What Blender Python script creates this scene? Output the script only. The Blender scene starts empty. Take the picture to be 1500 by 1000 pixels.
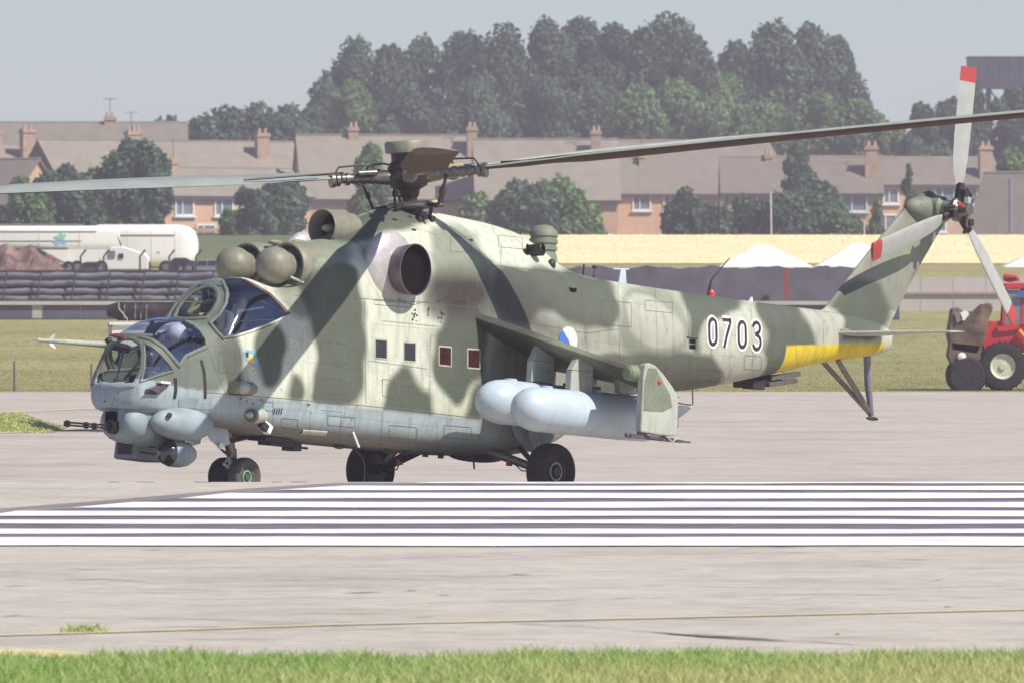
import bpy, math, random
import numpy as np
from mathutils import Vector, Matrix
from mathutils.bvhtree import BVHTree
random.seed(7); RNG = np.random.default_rng(7)
R = math.radians
# ------------------------------------------------------------------ camera, sky, sun, exposure
scn = bpy.context.scene
F, H, D = 16617.0, 2.0, 145.0            # focal length in photo pixels, eye height, distance of the helicopter
cam = bpy.data.cameras.new('camera'); cam_ob = bpy.data.objects.new('camera', cam)
scn.collection.objects.link(cam_ob); scn.camera = cam_ob
cam.sensor_width = 36; cam.lens = 36 * F / 1500; cam.clip_start = 1; cam.clip_end = 9000
cam_ob.location = (0, 0, H); cam_ob.rotation_euler = (R(90), 0, 0)
cam.dof.use_dof = True; cam.dof.focus_distance = D - 2; cam.dof.aperture_fstop = 12
SUN_AZ = (0.84, -0.54); SUN_EL = 47.0
world = bpy.data.worlds.new('World'); scn.world = world; world.use_nodes = True
wn = world.node_tree.nodes; wl = world.node_tree.links
bg = wn['Background']; sky = wn.new('ShaderNodeTexSky'); sky.sky_type = 'NISHITA'; sky.sun_disc = False
sky.sun_elevation = R(SUN_EL); sky.sun_rotation = math.atan2(SUN_AZ[0], SUN_AZ[1])
sky.dust_density = 0.5; sky.air_density = 0.82; sky.ozone_density = 4.2
wl.new(sky.outputs[0], bg.inputs[0]); bg.inputs[1].default_value = 0.105
sun = bpy.data.lights.new('sun', 'SUN'); sun_ob = bpy.data.objects.new('sun', sun); scn.collection.objects.link(sun_ob)
sun.energy = 5.0; sun.angle = R(0.55); sun.color = (1.0, 0.94, 0.85)
sd = Vector((SUN_AZ[0] * math.cos(R(SUN_EL)), SUN_AZ[1] * math.cos(R(SUN_EL)), math.sin(R(SUN_EL))))
sun_ob.rotation_euler = (-sd).to_track_quat('-Z', 'Y').to_euler(); sun_ob.location = (40, -30, 60)
scn.view_settings.view_transform = 'Standard'; scn.view_settings.look = 'None'
scn.view_settings.exposure = 0.1; scn.view_settings.gamma = 1; scn.view_settings.use_curve_mapping = False
scn.cycles.max_bounces = 7; scn.cycles.transparent_max_bounces = 24; scn.cycles.volume_bounces = 1
HAZE = 0.00025
COL = scn.collection

# ------------------------------------------------------------------ ground profile and pixel helpers
PROF = [(-60, -2.13), (0, -1.23), (118, .54), (145, 0.0), (149, 0.0), (272, .84), (400, 2.75), (418, 2.85), (470, 4.9),
        (520, 5.5), (600, 7.6), (660, 7.7), (720, 7.0), (900, 7.2), (1400, 8.0), (1900, 4.0), (5200, 2.0)]
PY = [a for a, _ in PROF]; PZ = [b for _, b in PROF]
def gz(y): return float(np.interp(y, PY, PZ))
def ground_pt(px, py, d0=None, d1=900):
    if d0 is None: d0 = 119 if py <= 706 else 60
    if py > 706: d1 = 118
    s = (500 - py) / F; d = d0
    while d < d1 and H + s * d > gz(d): d += .05
    return ((px - 750) / F * d, d, gz(d))
def at(px, py, d): return Vector(((px - 750) / F * d, d, H + (500 - py) / F * d))

# ------------------------------------------------------------------ object helpers
def link(name, me, mat=None, parent=None, smooth=False):
    o = bpy.data.objects.new(name, me); COL.objects.link(o)
    if mat is not None:
        for m in (mat if isinstance(mat, (list, tuple)) else [mat]): me.materials.append(m)
    if smooth: me.shade_smooth()
    if parent is not None: o.parent = parent
    return o
def tag(o, label=None, cat=None, group=None, kind=None):
    if label: o['label'] = label
    if cat: o['category'] = cat
    if group: o['group'] = group
    if kind: o['kind'] = kind
    return o
def empty(name, loc=(0, 0, 0), rz=0, label=None, cat=None, group=None):
    o = bpy.data.objects.new(name, None); COL.objects.link(o); o.location = loc; o.rotation_euler.z = rz
    o.empty_display_size = .3
    return tag(o, label, cat, group)
class MB:
    def __init__(s): s.v = []; s.f = []
    def add(s, vs, fs):
        b = len(s.v); s.v += [tuple(p) for p in vs]; s.f += [tuple(i + b for i in f) for f in fs]; return s
    def box(s, c, size, rot=None):
        hx, hy, hz = [a / 2 for a in size]; M = rot or Matrix.Identity(3); c = Vector(c)
        vs = [c + M @ Vector((x * hx, y * hy, z * hz)) for x in (-1, 1) for y in (-1, 1) for z in (-1, 1)]
        return s.add(vs, [(0, 1, 3, 2), (4, 6, 7, 5), (0, 4, 5, 1), (2, 3, 7, 6), (0, 2, 6, 4), (1, 5, 7, 3)])
    def tube(s, pts, r, n=8, caps=True):
        pts = [Vector(p) for p in pts]; rs = r if isinstance(r, (list, tuple)) else [r] * len(pts)
        rings = []; ref = None
        for i, p in enumerate(pts):
            t = (pts[min(i + 1, len(pts) - 1)] - pts[max(i - 1, 0)]).normalized()
            if ref is None: ref = Vector((0, 0, 1)) if abs(t.z) < .9 else Vector((1, 0, 0))
            a = t.cross(ref).normalized(); b = a.cross(t).normalized(); ref = b
            rings.append([p + (a * math.cos(2 * math.pi * k / n) + b * math.sin(2 * math.pi * k / n)) * rs[i] for k in range(n)])
        vs = [q for rg in rings for q in rg]; fs = []
        for i in range(len(pts) - 1):
            for k in range(n): fs.append((i * n + k, i * n + (k + 1) % n, (i + 1) * n + (k + 1) % n, (i + 1) * n + k))
        if caps: fs.append(tuple(range(n))[::-1]); fs.append(tuple((len(pts) - 1) * n + k for k in range(n)))
        return s.add(vs, fs)
    def lathe(s, c, axis, prof, n=24, sx=1, sy=1, up=(0, 0, 1), caps=False):
        """prof: (distance along the axis, radius)"""
        ax = Vector(axis).normalized(); up = Vector(up)
        if abs(ax.dot(up)) > .95: up = Vector((1, 0, 0))
        a = ax.cross(up).normalized(); b = a.cross(ax).normalized(); c = Vector(c); vs = []; fs = []
        for t, r in prof:
            r = max(r, 1e-4)
            vs += [c + ax * t + a * (r * sx * math.cos(2 * math.pi * k / n)) + b * (r * sy * math.sin(2 * math.pi * k / n)) for k in range(n)]
        for i in range(len(prof) - 1):
            for k in range(n): fs.append((i * n + k, i * n + (k + 1) % n, (i + 1) * n + (k + 1) % n, (i + 1) * n + k))
        if caps: fs.append(tuple(range(n))[::-1]); fs.append(tuple((len(prof) - 1) * n + k for k in range(n)))
        return s.add(vs, fs)
    def ellipsoid(s, c, r, rot=None, n=24, m=14):
        M = rot or Matrix.Identity(3); c = Vector(c); vs = []; fs = []
        for i in range(m + 1):
            t = math.pi * i / m
            for k in range(n):
                p = 2 * math.pi * k / n
                q = Vector((r[0] * math.cos(t) + 1e-5 * k, r[1] * math.sin(t) * math.cos(p), r[2] * math.sin(t) * math.sin(p)))
                vs.append(c + M @ q)
        for i in range(m):
            for k in range(n): fs.append((i * n + k, (i + 1) * n + k, (i + 1) * n + (k + 1) % n, i * n + (k + 1) % n))
        return s.add(vs, fs)
    def prism(s, poly, off):
        """poly: list of 3D points (planar), off: vector thickness"""
        off = Vector(off); n = len(poly); a = [Vector(p) - off / 2 for p in poly]; b = [Vector(p) + off / 2 for p in poly]
        fs = [tuple(range(n)), tuple(range(2 * n - 1, n - 1, -1))] + [(i, i + n, (i + 1) % n + n, (i + 1) % n) for i in range(n)]
        return s.add(a + b, fs)
    def build(s, name, mat, parent=None, smooth=False, bevel=0):
        me = bpy.data.meshes.new(name); me.from_pydata([tuple(p) for p in s.v], [], s.f)
        me.validate()
        if len(s.f) > 5:
            import bmesh as bmh
            b_m = bmh.new(); b_m.from_mesh(me); bmh.ops.recalc_face_normals(b_m, faces=b_m.faces[:]); b_m.to_mesh(me); b_m.free()
        o = link(name, me, mat, parent)
        if smooth:
            me.shade_smooth()
            try: me.set_sharp_from_angle(angle=R(38))
            except Exception: pass
        if bevel:
            m = o.modifiers.new('bevel', 'BEVEL'); m.width = bevel; m.segments = 2; m.limit_method = 'ANGLE'; m.angle_limit = R(35)
        return o

# ------------------------------------------------------------------ materials
def mat(name, col, rough=.7, metal=0, var=.12, scale=6, bump=0, bscale=40, attr=None, spec=.5, coat=0, lo=None, detail=5, coords='Object', sc3=None):
    m = bpy.data.materials.new(name); m.use_nodes = True; nt = m.node_tree; N = nt.nodes; L = nt.links
    b = N['Principled BSDF']; b.inputs['Roughness'].default_value = rough; b.inputs['Metallic'].default_value = metal
    b.inputs['Specular IOR Level'].default_value = spec; b.inputs['Coat Weight'].default_value = coat
    tc = N.new('ShaderNodeTexCoord'); src = tc.outputs[coords]
    if sc3:
        mp = N.new('ShaderNodeMapping'); mp.inputs['Scale'].default_value = sc3; L.new(src, mp.inputs[0]); src = mp.outputs[0]
    nz = N.new('ShaderNodeTexNoise'); nz.inputs['Scale'].default_value = scale; nz.inputs['Detail'].default_value = detail
    nz.inputs['Roughness'].default_value = .65; L.new(src, nz.inputs[0])
    rp = N.new('ShaderNodeMapRange'); rp.inputs[1].default_value = .3; rp.inputs[2].default_value = .7
    rp.inputs[3].default_value = 1 - var; rp.inputs[4].default_value = 1 + var; L.new(nz.outputs[0], rp.inputs[0])
    mx = N.new('ShaderNodeMix'); mx.data_type = 'RGBA'; mx.blend_type = 'MULTIPLY'; mx.inputs[0].default_value = 1
    if attr:
        at_ = N.new('ShaderNodeAttribute'); at_.attribute_name = attr; L.new(at_.outputs['Color'], mx.inputs[6])
    elif lo:
        n2 = N.new('ShaderNodeTexNoise'); n2.inputs['Scale'].default_value = scale * .3; n2.inputs['Detail'].default_value = 4; L.new(src, n2.inputs[0])
        r2 = N.new('ShaderNodeMapRange'); r2.inputs[1].default_value = .38; r2.inputs[2].default_value = .62; L.new(n2.outputs[0], r2.inputs[0])
        m2 = N.new('ShaderNodeMix'); m2.data_type = 'RGBA'; m2.inputs[6].default_value = (*col, 1); m2.inputs[7].default_value = (*lo, 1)
        L.new(r2.outputs[0], m2.inputs[0]); L.new(m2.outputs[2], mx.inputs[6])
    else: mx.inputs[6].default_value = (*col, 1)
    L.new(rp.outputs[0], mx.inputs[7]); L.new(mx.outputs[2], b.inputs['Base Color'])
    if bump:
        nb = N.new('ShaderNodeTexNoise'); nb.inputs['Scale'].default_value = bscale; nb.inputs['Detail'].default_value = 4; L.new(src, nb.inputs[0])
        bm = N.new('ShaderNodeBump'); bm.inputs['Strength'].default_value = bump; bm.inputs['Distance'].default_value = .02
        L.new(nb.outputs[0], bm.inputs['Height']); L.new(bm.outputs[0], b.inputs['Normal'])
    return m
def glass(name, tint, refl=.1, rough=.02):
    m = bpy.data.materials.new(name); m.use_nodes = True; N = m.node_tree.nodes; L = m.node_tree.links; N.clear()
    o = N.new('ShaderNodeOutputMaterial'); t = N.new('ShaderNodeBsdfTransparent'); t.inputs[0].default_value = (*tint, 1)
    g = N.new('ShaderNodeBsdfGlossy'); g.inputs['Roughness'].default_value = rough; g.inputs[0].default_value = (.85, .88, 1, 1)
    fr = N.new('ShaderNodeLayerWeight'); pw = N.new('ShaderNodeMath'); pw.operation = 'POWER'; pw.inputs[1].default_value = 4.0; L.new(fr.outputs['Facing'], pw.inputs[0])
    a = N.new('ShaderNodeMath'); a.operation = 'ADD'; a.inputs[1].default_value = refl; a.use_clamp = True
    mx = N.new('ShaderNodeMixShader'); L.new(pw.outputs[0], a.inputs[0]); L.new(a.outputs[0], mx.inputs[0])
    L.new(t.outputs[0], mx.inputs[1]); L.new(g.outputs[0], mx.inputs[2]); L.new(mx.outputs[0], o.inputs[0])
    return m
M = {}
M['paint'] = mat('aircraft_paint', (1, 1, 1), .62, var=.10, scale=3.2, bump=.12, bscale=2.2, attr='Col', spec=.35, detail=8)
def weather(m):
    nt = m.node_tree; N = nt.nodes; L = nt.links; b = N['Principled BSDF']; src = b.inputs['Base Color'].links[0].from_socket
    tc = N.new('ShaderNodeTexCoord'); mp = N.new('ShaderNodeMapping'); mp.inputs['Scale'].default_value = (1, 1, .16); L.new(tc.outputs['Object'], mp.inputs[0])
    def layer(vec, sc, lo, hi, col, amt, src, det=6, r=.6):
        n = N.new('ShaderNodeTexNoise'); n.inputs['Scale'].default_value = sc; n.inputs['Detail'].default_value = det; n.inputs['Roughness'].default_value = r; L.new(vec, n.inputs[0])
        g = N.new('ShaderNodeMapRange'); g.inputs[1].default_value = lo; g.inputs[2].default_value = hi; g.inputs[4].default_value = amt; L.new(n.outputs[0], g.inputs[0])
        x = N.new('ShaderNodeMix'); x.data_type = 'RGBA'; x.inputs[7].default_value = (*col, 1); L.new(g.outputs[0], x.inputs[0]); L.new(src, x.inputs[6]); return x.outputs[2]
    o = layer(mp.outputs[0], 9, .50, .74, (.10, .09, .07), .38, src)                 # vertical grime runs
    o = layer(tc.outputs['Object'], 2.1, .52, .72, (.13, .125, .105), .32, o, 9, .7)    # blotchy dirt
    o = layer(tc.outputs['Object'], 38, .66, .72, (.45, .45, .38), .28, o, 3, .5)     # chipped flecks
    o = layer(tc.outputs['Object'], 26, .67, .73, (.05, .045, .035), .6, o, 3, .5)    # oil spots
    L.new(o, b.inputs['Base Color']); return m
weather(M['paint'])
M['blue'] = mat('blue_grey_paint', (.275, .335, .355), .55, var=.2, scale=3.5, spec=.4, detail=9)
M['tank'] = mat('tank_paint', (.47, .55, .61), .45, var=.13, scale=3, spec=.45, detail=9)
M['pale'] = mat('pale_paint', (.42, .44, .37), .6, var=.12, scale=5)
M['olive'] = mat('olive_paint', (.235, .225, .165), .5, var=.18, scale=9, spec=.5)
M['green'] = mat('green_paint', (.19, .22, .15), .6, var=.14, scale=5)
M['steel'] = mat('bare_steel', (.20, .18, .16), .35, metal=.7, var=.3, scale=18)
M['dark'] = mat('dark_metal', (.035, .027, .025), .5, metal=.2, var=.35, scale=14)
M['black'] = mat('black_cavity', (.010, .008, .008), .95, var=.2, spec=.0)
M['rubber'] = mat('tyre_rubber', (.022, .019, .018), .85, var=.25, scale=20, bump=.2)
M['rubberg'] = mat('dusty_rubber', (.085, .08, .07), .85, var=.2, scale=14, bump=.2)
M['hubg'] = mat('green_hub', (.12, .33, .20), .5)
M['exh'] = mat('heat_stained_shroud', (.50, .47, .465), .42, metal=.25, var=.18, scale=10)
M['exh2'] = mat('exhaust_steel', (.16, .12, .14), .35, metal=.6, var=.25, scale=9)
M['white'] = mat('white_paint', (.78, .78, .76), .5, var=.04)
M['ink'] = mat('black_marking', (.028, .016, .024), .6, var=.2, scale=30)
M['seam'] = mat('panel_seam', (.10, .10, .085), .8, var=.3, scale=10)
M['seaml'] = mat('pale_seam', (.45, .45, .40), .7)
M['red'] = mat('red_lens', (.62, .03, .03), .3, coat=.5)
M['redp'] = mat('red_paint', (.55, .035, .03), .4, var=.15, scale=6)
M['blade'] = mat('rotor_blade_paint', (.10, .07, .055), .8, var=.14, scale=3, spec=.12, coords='Object')
M['bladeu'] = mat('rotor_blade_sunlit_upper', (.34, .36, .32), .5, var=.12, scale=3)  # paler upper side: sunlight and motion blur put into the colour
M['bladet'] = mat('pale_blade_tip_paint', (.38, .385, .36), .55, var=.1)
M['gun'] = mat('gun_metal', (.045, .03, .03), .4, metal=.5, var=.3, scale=30)
M['inter'] = mat('cockpit_interior', (.07, .09, .12), .7, var=.3, scale=12)
M['seat'] = mat('seat_fabric', (.10, .09, .06), .9, var=.3, scale=14)
M['strap'] = mat('seat_strap', (.50, .46, .22), .8)
M['clear'] = glass('windscreen_glass', (.86, .89, .86), .03)
M['bubble'] = glass('canopy_glass', (.84, .86, .97), .17)
M['pane'] = mat('dark_cabin_glass', (.022, .018, .025), .12, var=.3, scale=9, spec=.6); M['paner'] = mat('red_lined_cabin_glass', (.045, .013, .012), .25, var=.8, scale=9, spec=.6)
M['lens'] = mat('dark_lens', (.012, .009, .008), .16, spec=.8, coat=1)
M['rblue'] = mat('roundel_blue', (.05, .16, .5), .5, var=.03)
M['rwhite'] = mat('roundel_white', (.62, .63, .60), .5, var=.05)
M['rred'] = mat('roundel_red', (.42, .05, .045), .5, var=.03)
M['yellow'] = mat('badge_yellow', (.75, .55, .06), .5, var=.05)
M['badge'] = mat('badge_blue', (.16, .42, .62), .5, var=.05)
for k_ in ('pale', 'olive', 'green'): weather(M[k_])
# setting
def ground_mat(name, c1, c2, c3, s1, s2, rough=.85, bump=.0, stretch=(1, 1, 1), fine=(60, .10)):
    m = bpy.data.materials.new(name); m.use_nodes = True; N = m.node_tree.nodes; L = m.node_tree.links
    b = N['Principled BSDF']; b.inputs['Roughness'].default_value = rough; b.inputs['Specular IOR Level'].default_value = .25
    tc = N.new('ShaderNodeTexCoord'); mp = N.new('ShaderNodeMapping'); mp.inputs['Scale'].default_value = stretch; L.new(tc.outputs['Object'], mp.inputs[0])
    def nz(s, d=6, r=.6, dist=0):
        n = N.new('ShaderNodeTexNoise'); n.inputs['Scale'].default_value = s; n.inputs['Detail'].default_value = d
        n.inputs['Roughness'].default_value = r; n.inputs['Distortion'].default_value = dist; L.new(mp.outputs[0], n.inputs[0]); return n.outputs[0]
    def rng(x, a, bb, c=0, d=1):
        r = N.new('ShaderNodeMapRange'); r.inputs[1].default_value = a; r.inputs[2].default_value = bb; r.inputs[3].default_value = c; r.inputs[4].default_value = d
        L.new(x, r.inputs[0]); return r.outputs[0]
    def mix(f, a, bb, t='MIX'):
        q = N.new('ShaderNodeMix'); q.data_type = 'RGBA'; q.blend_type = t
        for i, v in ((0, f), (6, a), (7, bb)):
            if isinstance(v, tuple): q.inputs[i].default_value = (*v, 1)
            elif isinstance(v, (int, float)): q.inputs[i].default_value = v
            else: L.new(v, q.inputs[i])
        return q.outputs[2]
    c = mix(rng(nz(s1), .4, .6), c1, c2); c = mix(rng(nz(s2, 5), .50, .66), c, c3)
    c = mix(1.0, c, rng(nz(fine[0], 3), .3, .7, 1 - fine[1], 1 + fine[1]), 'MULTIPLY')
    L.new(c, b.inputs['Base Color']); return m
M['runway'] = ground_mat('weathered_concrete', (.53, .47, .40), (.485, .435, .375), (.42, .375, .325), .8, .35, fine=(4, .12))
M['apron'] = ground_mat('pale_apron_asphalt', (.50, .43, .37), (.46, .40, .345), (.40, .345, .30), .35, .16, fine=(1.6, .11))
M['margin'] = ground_mat('dark_asphalt_margin', (.25, .22, .215), (.22, .20, .20), (.30, .27, .26), .6, .3, fine=(4, .1))
M['stripe'] = ground_mat('white_runway_paint', (.86, .855, .85), (.80, .79, .79), (.70, .68, .69), 1.2, .7, fine=(4, .08))
M['stripeg'] = mat('black_paint_border', (.17, .13, .17), .9, var=.3, scale=2.5)
M['yline'] = ground_mat('faded_yellow_paint', (.74, .60, .27), (.64, .54, .32), (.55, .48, .36), 1.5, .8, fine=(9, .12))
M['crack'] = mat('tar_filled_crack', (.05, .042, .045), .9, var=.4, scale=3)
M['soil'] = ground_mat('grass_soil', (.20, .26, .07), (.26, .30, .10), (.30, .28, .13), 1.2, .6, fine=(14, .2))
M['dry'] = ground_mat('dry_airfield_grass', (.30, .27, .10), (.35, .30, .13), (.24, .235, .085), .12, .05, fine=(1.6, .22))
M['crop'] = ground_mat('ripe_straw_field', (.88, .74, .42), (.84, .70, .40), (.78, .66, .38), .1, .05, fine=(.8, .10))
M['slab'] = mat('pale_concrete_panel', (.50, .46, .42), .85, var=.1, scale=.8)
M['far'] = ground_mat('distant_meadow', (.13, .15, .06), (.17, .17, .07), (.10, .12, .05), .03, .01, fine=(.4, .2))
M['rail'] = mat('grey_barrier_steel', (.15, .15, .18), .6, metal=.0, var=.3, scale=1.5)
M['raild'] = mat('dark_barrier_backing', (.045, .042, .055), .9, var=.3, scale=2)
M['wall'] = mat('slate_grey_wall', (.115, .11, .14), .8, var=.2, scale=1.2)
M['wallp'] = mat('pale_wall_bay', (.46, .44, .38), .8, var=.08, scale=2)
M['post'] = mat('weathered_post', (.20, .19, .16), .8, var=.2, scale=5)
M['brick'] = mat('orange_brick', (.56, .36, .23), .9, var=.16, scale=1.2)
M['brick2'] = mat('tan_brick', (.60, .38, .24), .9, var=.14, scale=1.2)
M['brickd'] = mat('brown_and_shaded_brick', (.22, .10, .075), .9, var=.2, scale=1.5)  # brown walls; also gable ends with shade put into the colour
M['chim'] = mat('chimney_brick', (.42, .29, .21), .9, var=.25, scale=3)
M['pot'] = mat('clay_chimney_pot', (.50, .36, .26), .8, var=.15)
def roof_mat(name, col):
    m = mat(name, col, .85, var=.13, scale=.9, sc3=(1, 1, 1)); return m
M['roof'] = roof_mat('grey_brown_roof_tiles', (.215, .183, .145)); M['roof2'] = roof_mat('tan_roof_tiles', (.265, .228, .178)); M['roof3'] = roof_mat('red_brown_roof_tiles', (.205, .170, .138))
M['fascia'] = mat('dark_fascia', (.07, .055, .06), .8)
M['wframe'] = mat('white_window_frame', (.72, .73, .72), .5)
M['wglass'] = mat('house_window_glass', (.16, .19, .22), .25, spec=.8)
M['tanker'] = mat('white_tanker_paint', (.80, .78, .74), .35, var=.03, scale=2, spec=.5)
M['tarp'] = mat('white_tent_canvas', (.82, .81, .76), .7, var=.03)
M['heap'] = mat('red_brown_rubble', (.13, .07, .062), .95, var=.5, scale=2.2, lo=(.24, .15, .125))
M['trunk'] = mat('tree_bark', (.09, .07, .055), .9, var=.25, scale=3)
M['tower'] = mat('dark_tank_panels', (.05, .048, .07), .7, var=.12, scale=.6)
def leaf_mat(name, col, lo):
    m = bpy.data.materials.new(name); m.use_nodes = True; N = m.node_tree.nodes; L = m.node_tree.links
    b = N['Principled BSDF']; b.inputs['Roughness'].default_value = .6; b.inputs['Specular IOR Level'].default_value = .25
    a = N.new('ShaderNodeAttribute'); a.attribute_name = 'leafv'
    r = N.new('ShaderNodeMix'); r.data_type = 'RGBA'; r.inputs[6].default_value = (*lo, 1); r.inputs[7].default_value = (*col, 1)
    L.new(a.outputs['Fac'], r.inputs[0]); L.new(r.outputs[2], b.inputs['Base Color'])
    t = N.new('ShaderNodeBsdfTranslucent'); L.new(r.outputs[2], t.inputs[0])
    mx = N.new('ShaderNodeMixShader'); mx.inputs[0].default_value = .38
    L.new(b.outputs[0], mx.inputs[1]); L.new(t.outputs[0], mx.inputs[2]); L.new(mx.outputs[0], N['Material Output'].inputs[0])
    return m
M['leafd'] = leaf_mat('dark_foliage', (.14, .235, .135), (.055, .105, .075))
M['leafg'] = leaf_mat('green_foliage', (.24, .37, .15), (.10, .18, .07))
M['grassb'] = leaf_mat('grass_blades', (.70, .64, .31), (.35, .54, .14))
M['grassdry'] = leaf_mat('dry_grass_blades', (.44, .37, .16), (.31, .29, .11))

# ------------------------------------------------------------------ ground sheets
def sheet(name, x0, x1, y0, y1, material, dz=0.0, nx=2, extra=()):
    ys = sorted({y0, y1, *[y for y in PY if y0 < y < y1], *extra}); xs = np.linspace(x0, x1, nx)
    vs = [(x, y, gz(y) + dz) for y in ys for x in xs]
    fs = [(j * nx + i, j * nx + i + 1, (j + 1) * nx + i + 1, (j + 1) * nx + i) for j in range(len(ys) - 1) for i in range(nx - 1)]
    me = bpy.data.meshes.new(name); me.from_pydata(vs, [], fs)
    return tag(link(name, me, material), kind='structure')
def poly_sheet(name, pts, material, dz):
    """strip given by two matching lists of (x, y) ground points"""
    a, b = pts; vs = []; fs = []
    for p, q in zip(a, b): vs += [(p[0], p[1], gz(p[1]) + dz), (q[0], q[1], gz(q[1]) + dz)]
    for i in range(len(a) - 1): fs.append((2 * i, 2 * i + 1, 2 * i + 3, 2 * i + 2))
    me = bpy.data.meshes.new(name); me.from_pydata(vs, [], fs); return link(name, me, material)
sheet('ground', -900, 900, -60, 5200, M['far'])
sheet('near_verge', -60, 60, -60, 74.3, M['soil'], .004)
sheet('runway', -200, 200, 74.3, 118, M['runway'], .004)
sheet('apron', -250, 250, 118, 268, M['apron'], .004)
sheet('airfield_grass', -250, 250, 268, 418, M['dry'], .004)
# asphalt margin that borders the striped threshold (its left edge runs askew)
EL = [ground_pt(-160, 792)[:2], ground_pt(0, 745)[:2], ground_pt(180, 731)[:2], ground_pt(360, 716)[:2], ground_pt(490, 707.5)[:2]]
ext = []
for (x, y) in EL: ext.append((60, y))
tag(poly_sheet('threshold_margin', (EL, ext), M['margin'], .008), kind='structure')
# seven black-edged white stripes: rows given by their upper and lower pixel, ends follow the skewed edge
rows = [(707.3, 709.3), (712.9, 719.0), (723.4, 731.4), (736.6, 744.9), (749.6, 757.3), (762.3, 768.4), (776.2, 783.0), (788.2, 801)]
def sk(py):      # pixel x of the stripe ends
    return np.interp(py, [707, 709, 716, 726, 739, 750, 762, 775, 790, 801], [640, 600, 430, 300, 170, 20, -80, -180, -320, -420])
for i, (a, b) in enumerate(rows):
    pa, pb = ground_pt(sk(a), a), ground_pt(sk(b) + 15, b)
    xs0 = list(np.linspace(0, 1, 40)); up = []; dn = []
    for k, t in enumerate(xs0):
        w1 = .07 * math.sin(k * .9 + i * 2.1) + .05 * math.sin(k * 2.3 + i); w2 = .07 * math.sin(k * .7 + i * 1.3 + 2) + .05 * math.sin(k * 1.9 + i)
        xa = pa[0] + (22 - pa[0]) * t; xb = pb[0] + (22 - pb[0]) * t
        up.append((xa, min(pa[1] + w1, 117.95))); dn.append((xb, pb[1] + w2))
    tag(poly_sheet('runway_stripe', (dn, up), M['stripe'], .016), kind='structure')
    if i < 7:
        pc = ground_pt(sk(b) + 15, b + .3); pd = ground_pt(sk(rows[i + 1][0]), rows[i + 1][0] - .2)
        tag(poly_sheet('stripe_border', ([(pd[0], pd[1]), (22, pd[1])], [(pc[0], pc[1]), (22, pc[1])]), M['stripeg'], .012), kind='structure')
def ribbon(name, pts, w, material, dz=.012, n=24):
    """ground ribbon through photo points; w = depth in metres on the ground"""
    g = [ground_pt(*p) for p in pts]; xs = [p[0] for p in g]; ys = [p[1] for p in g]
    t = np.linspace(0, len(g) - 1, n); X = np.interp(t, range(len(g)), xs); Y = np.interp(t, range(len(g)), ys)
    W = w if isinstance(w, (list, tuple)) else [w] * len(g); WW = np.interp(t, range(len(g)), W)
    return tag(poly_sheet(name, ([(x, y - q / 2) for x, y, q in zip(X, Y, WW)], [(x, y + q / 2) for x, y, q in zip(X, Y, WW)]), material, dz), kind='structure')
ribbon('yellow_taxi_line', [(-60, 934), (200, 926), (500, 916), (900, 908), (1200, 901), (1560, 893)], .17, M['yline'])
ribbon('yellow_taxi_line', [(-60, 952), (60, 958), (120, 962), (200, 967), (270, 971)], [1.3, 1.2, .9, .5, .2], M['yline'])
ribbon('yellow_taxi_line', [(-60, 636), (60, 632), (140, 628), (330, 612)], 1.4, M['yline'])
ribbon('yellow_taxi_line', [(-60, 606), (60, 602), (160, 597), (300, 592)], 1.6, M['yline'])
# skid marks and tar lines
crk = MB()
def crack(pts, w):
    g = [ground_pt(*p) for p in pts]; n = max(4, int(abs(g[-1][0] - g[0][0]) * 6)); t = np.linspace(0, len(g) - 1, n)
    X = np.interp(t, range(len(g)), [p[0] for p in g]); Y = np.interp(t, range(len(g)), [p[1] for p in g])
    Y = Y + np.cumsum(RNG.normal(0, .012, n)); W = w * 1.7 * (0.25 + RNG.random(n) * .9); W[0] = W[-1] = .002
    vs = []
    for x, y, q in zip(X, Y, W): vs += [(x, y - q / 2, gz(y - q / 2) + .010), (x, y + q / 2, gz(y + q / 2) + .010)]
    crk.add(vs, [(2 * i, 2 * i + 1, 2 * i + 3, 2 * i + 2) for i in range(n - 1)])
for pts, w in [([(950, 926), (1010, 932), (1100, 938), (1180, 941)], .10), ([(1010, 930), (1160, 939)], .07), ([(1160, 938), (1265, 946)], .05),
               ([(330, 912), (480, 918), (560, 921)], .02), ([(745, 915), (850, 918), (1000, 931)], .03), ([(0, 904), (35, 902)], .05), ([(0, 860), (60, 858)], .04),
               ([(500, 870), (562, 868)], .05), ([(592, 866), (614, 866)], .05), ([(640, 872), (662, 873)], .05), ([(745, 842), (780, 843)], .05),
               ([(1296, 820), (1366, 821)], .05), ([(1053, 810), (1090, 803), (1200, 801.5)], .03), ([(200, 806), (244, 806)], .05),
               ([(580, 818), (720, 815), (950, 812), (1200, 810)], .022), ([(0, 838), (250, 832), (600, 830)], .02), ([(120, 871), (350, 866), (500, 865)], .02),
               ([(700, 884), (870, 878), (1000, 877)], .025), ([(1000, 877), (1110, 873)], .025), ([(0, 903), (300, 908), (500, 916)], .02),
               ([(1000, 860), (1300, 864), (1500, 858)], .018), ([(0, 730), (300, 727)], .02), ([(1310, 864), (1410, 869)], .02), ([(1220, 828), (1330, 832)], .018),
               ([(60, 751), (180, 741)], .05), ([(0, 748), (120, 740), (300, 728)], .04), ([(600, 884), (700, 885)], .02), ([(1380, 890), (1400, 890)], .05), ([(1222, 930), (1232, 929)], .06)]:
    crack(pts, w)
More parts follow.
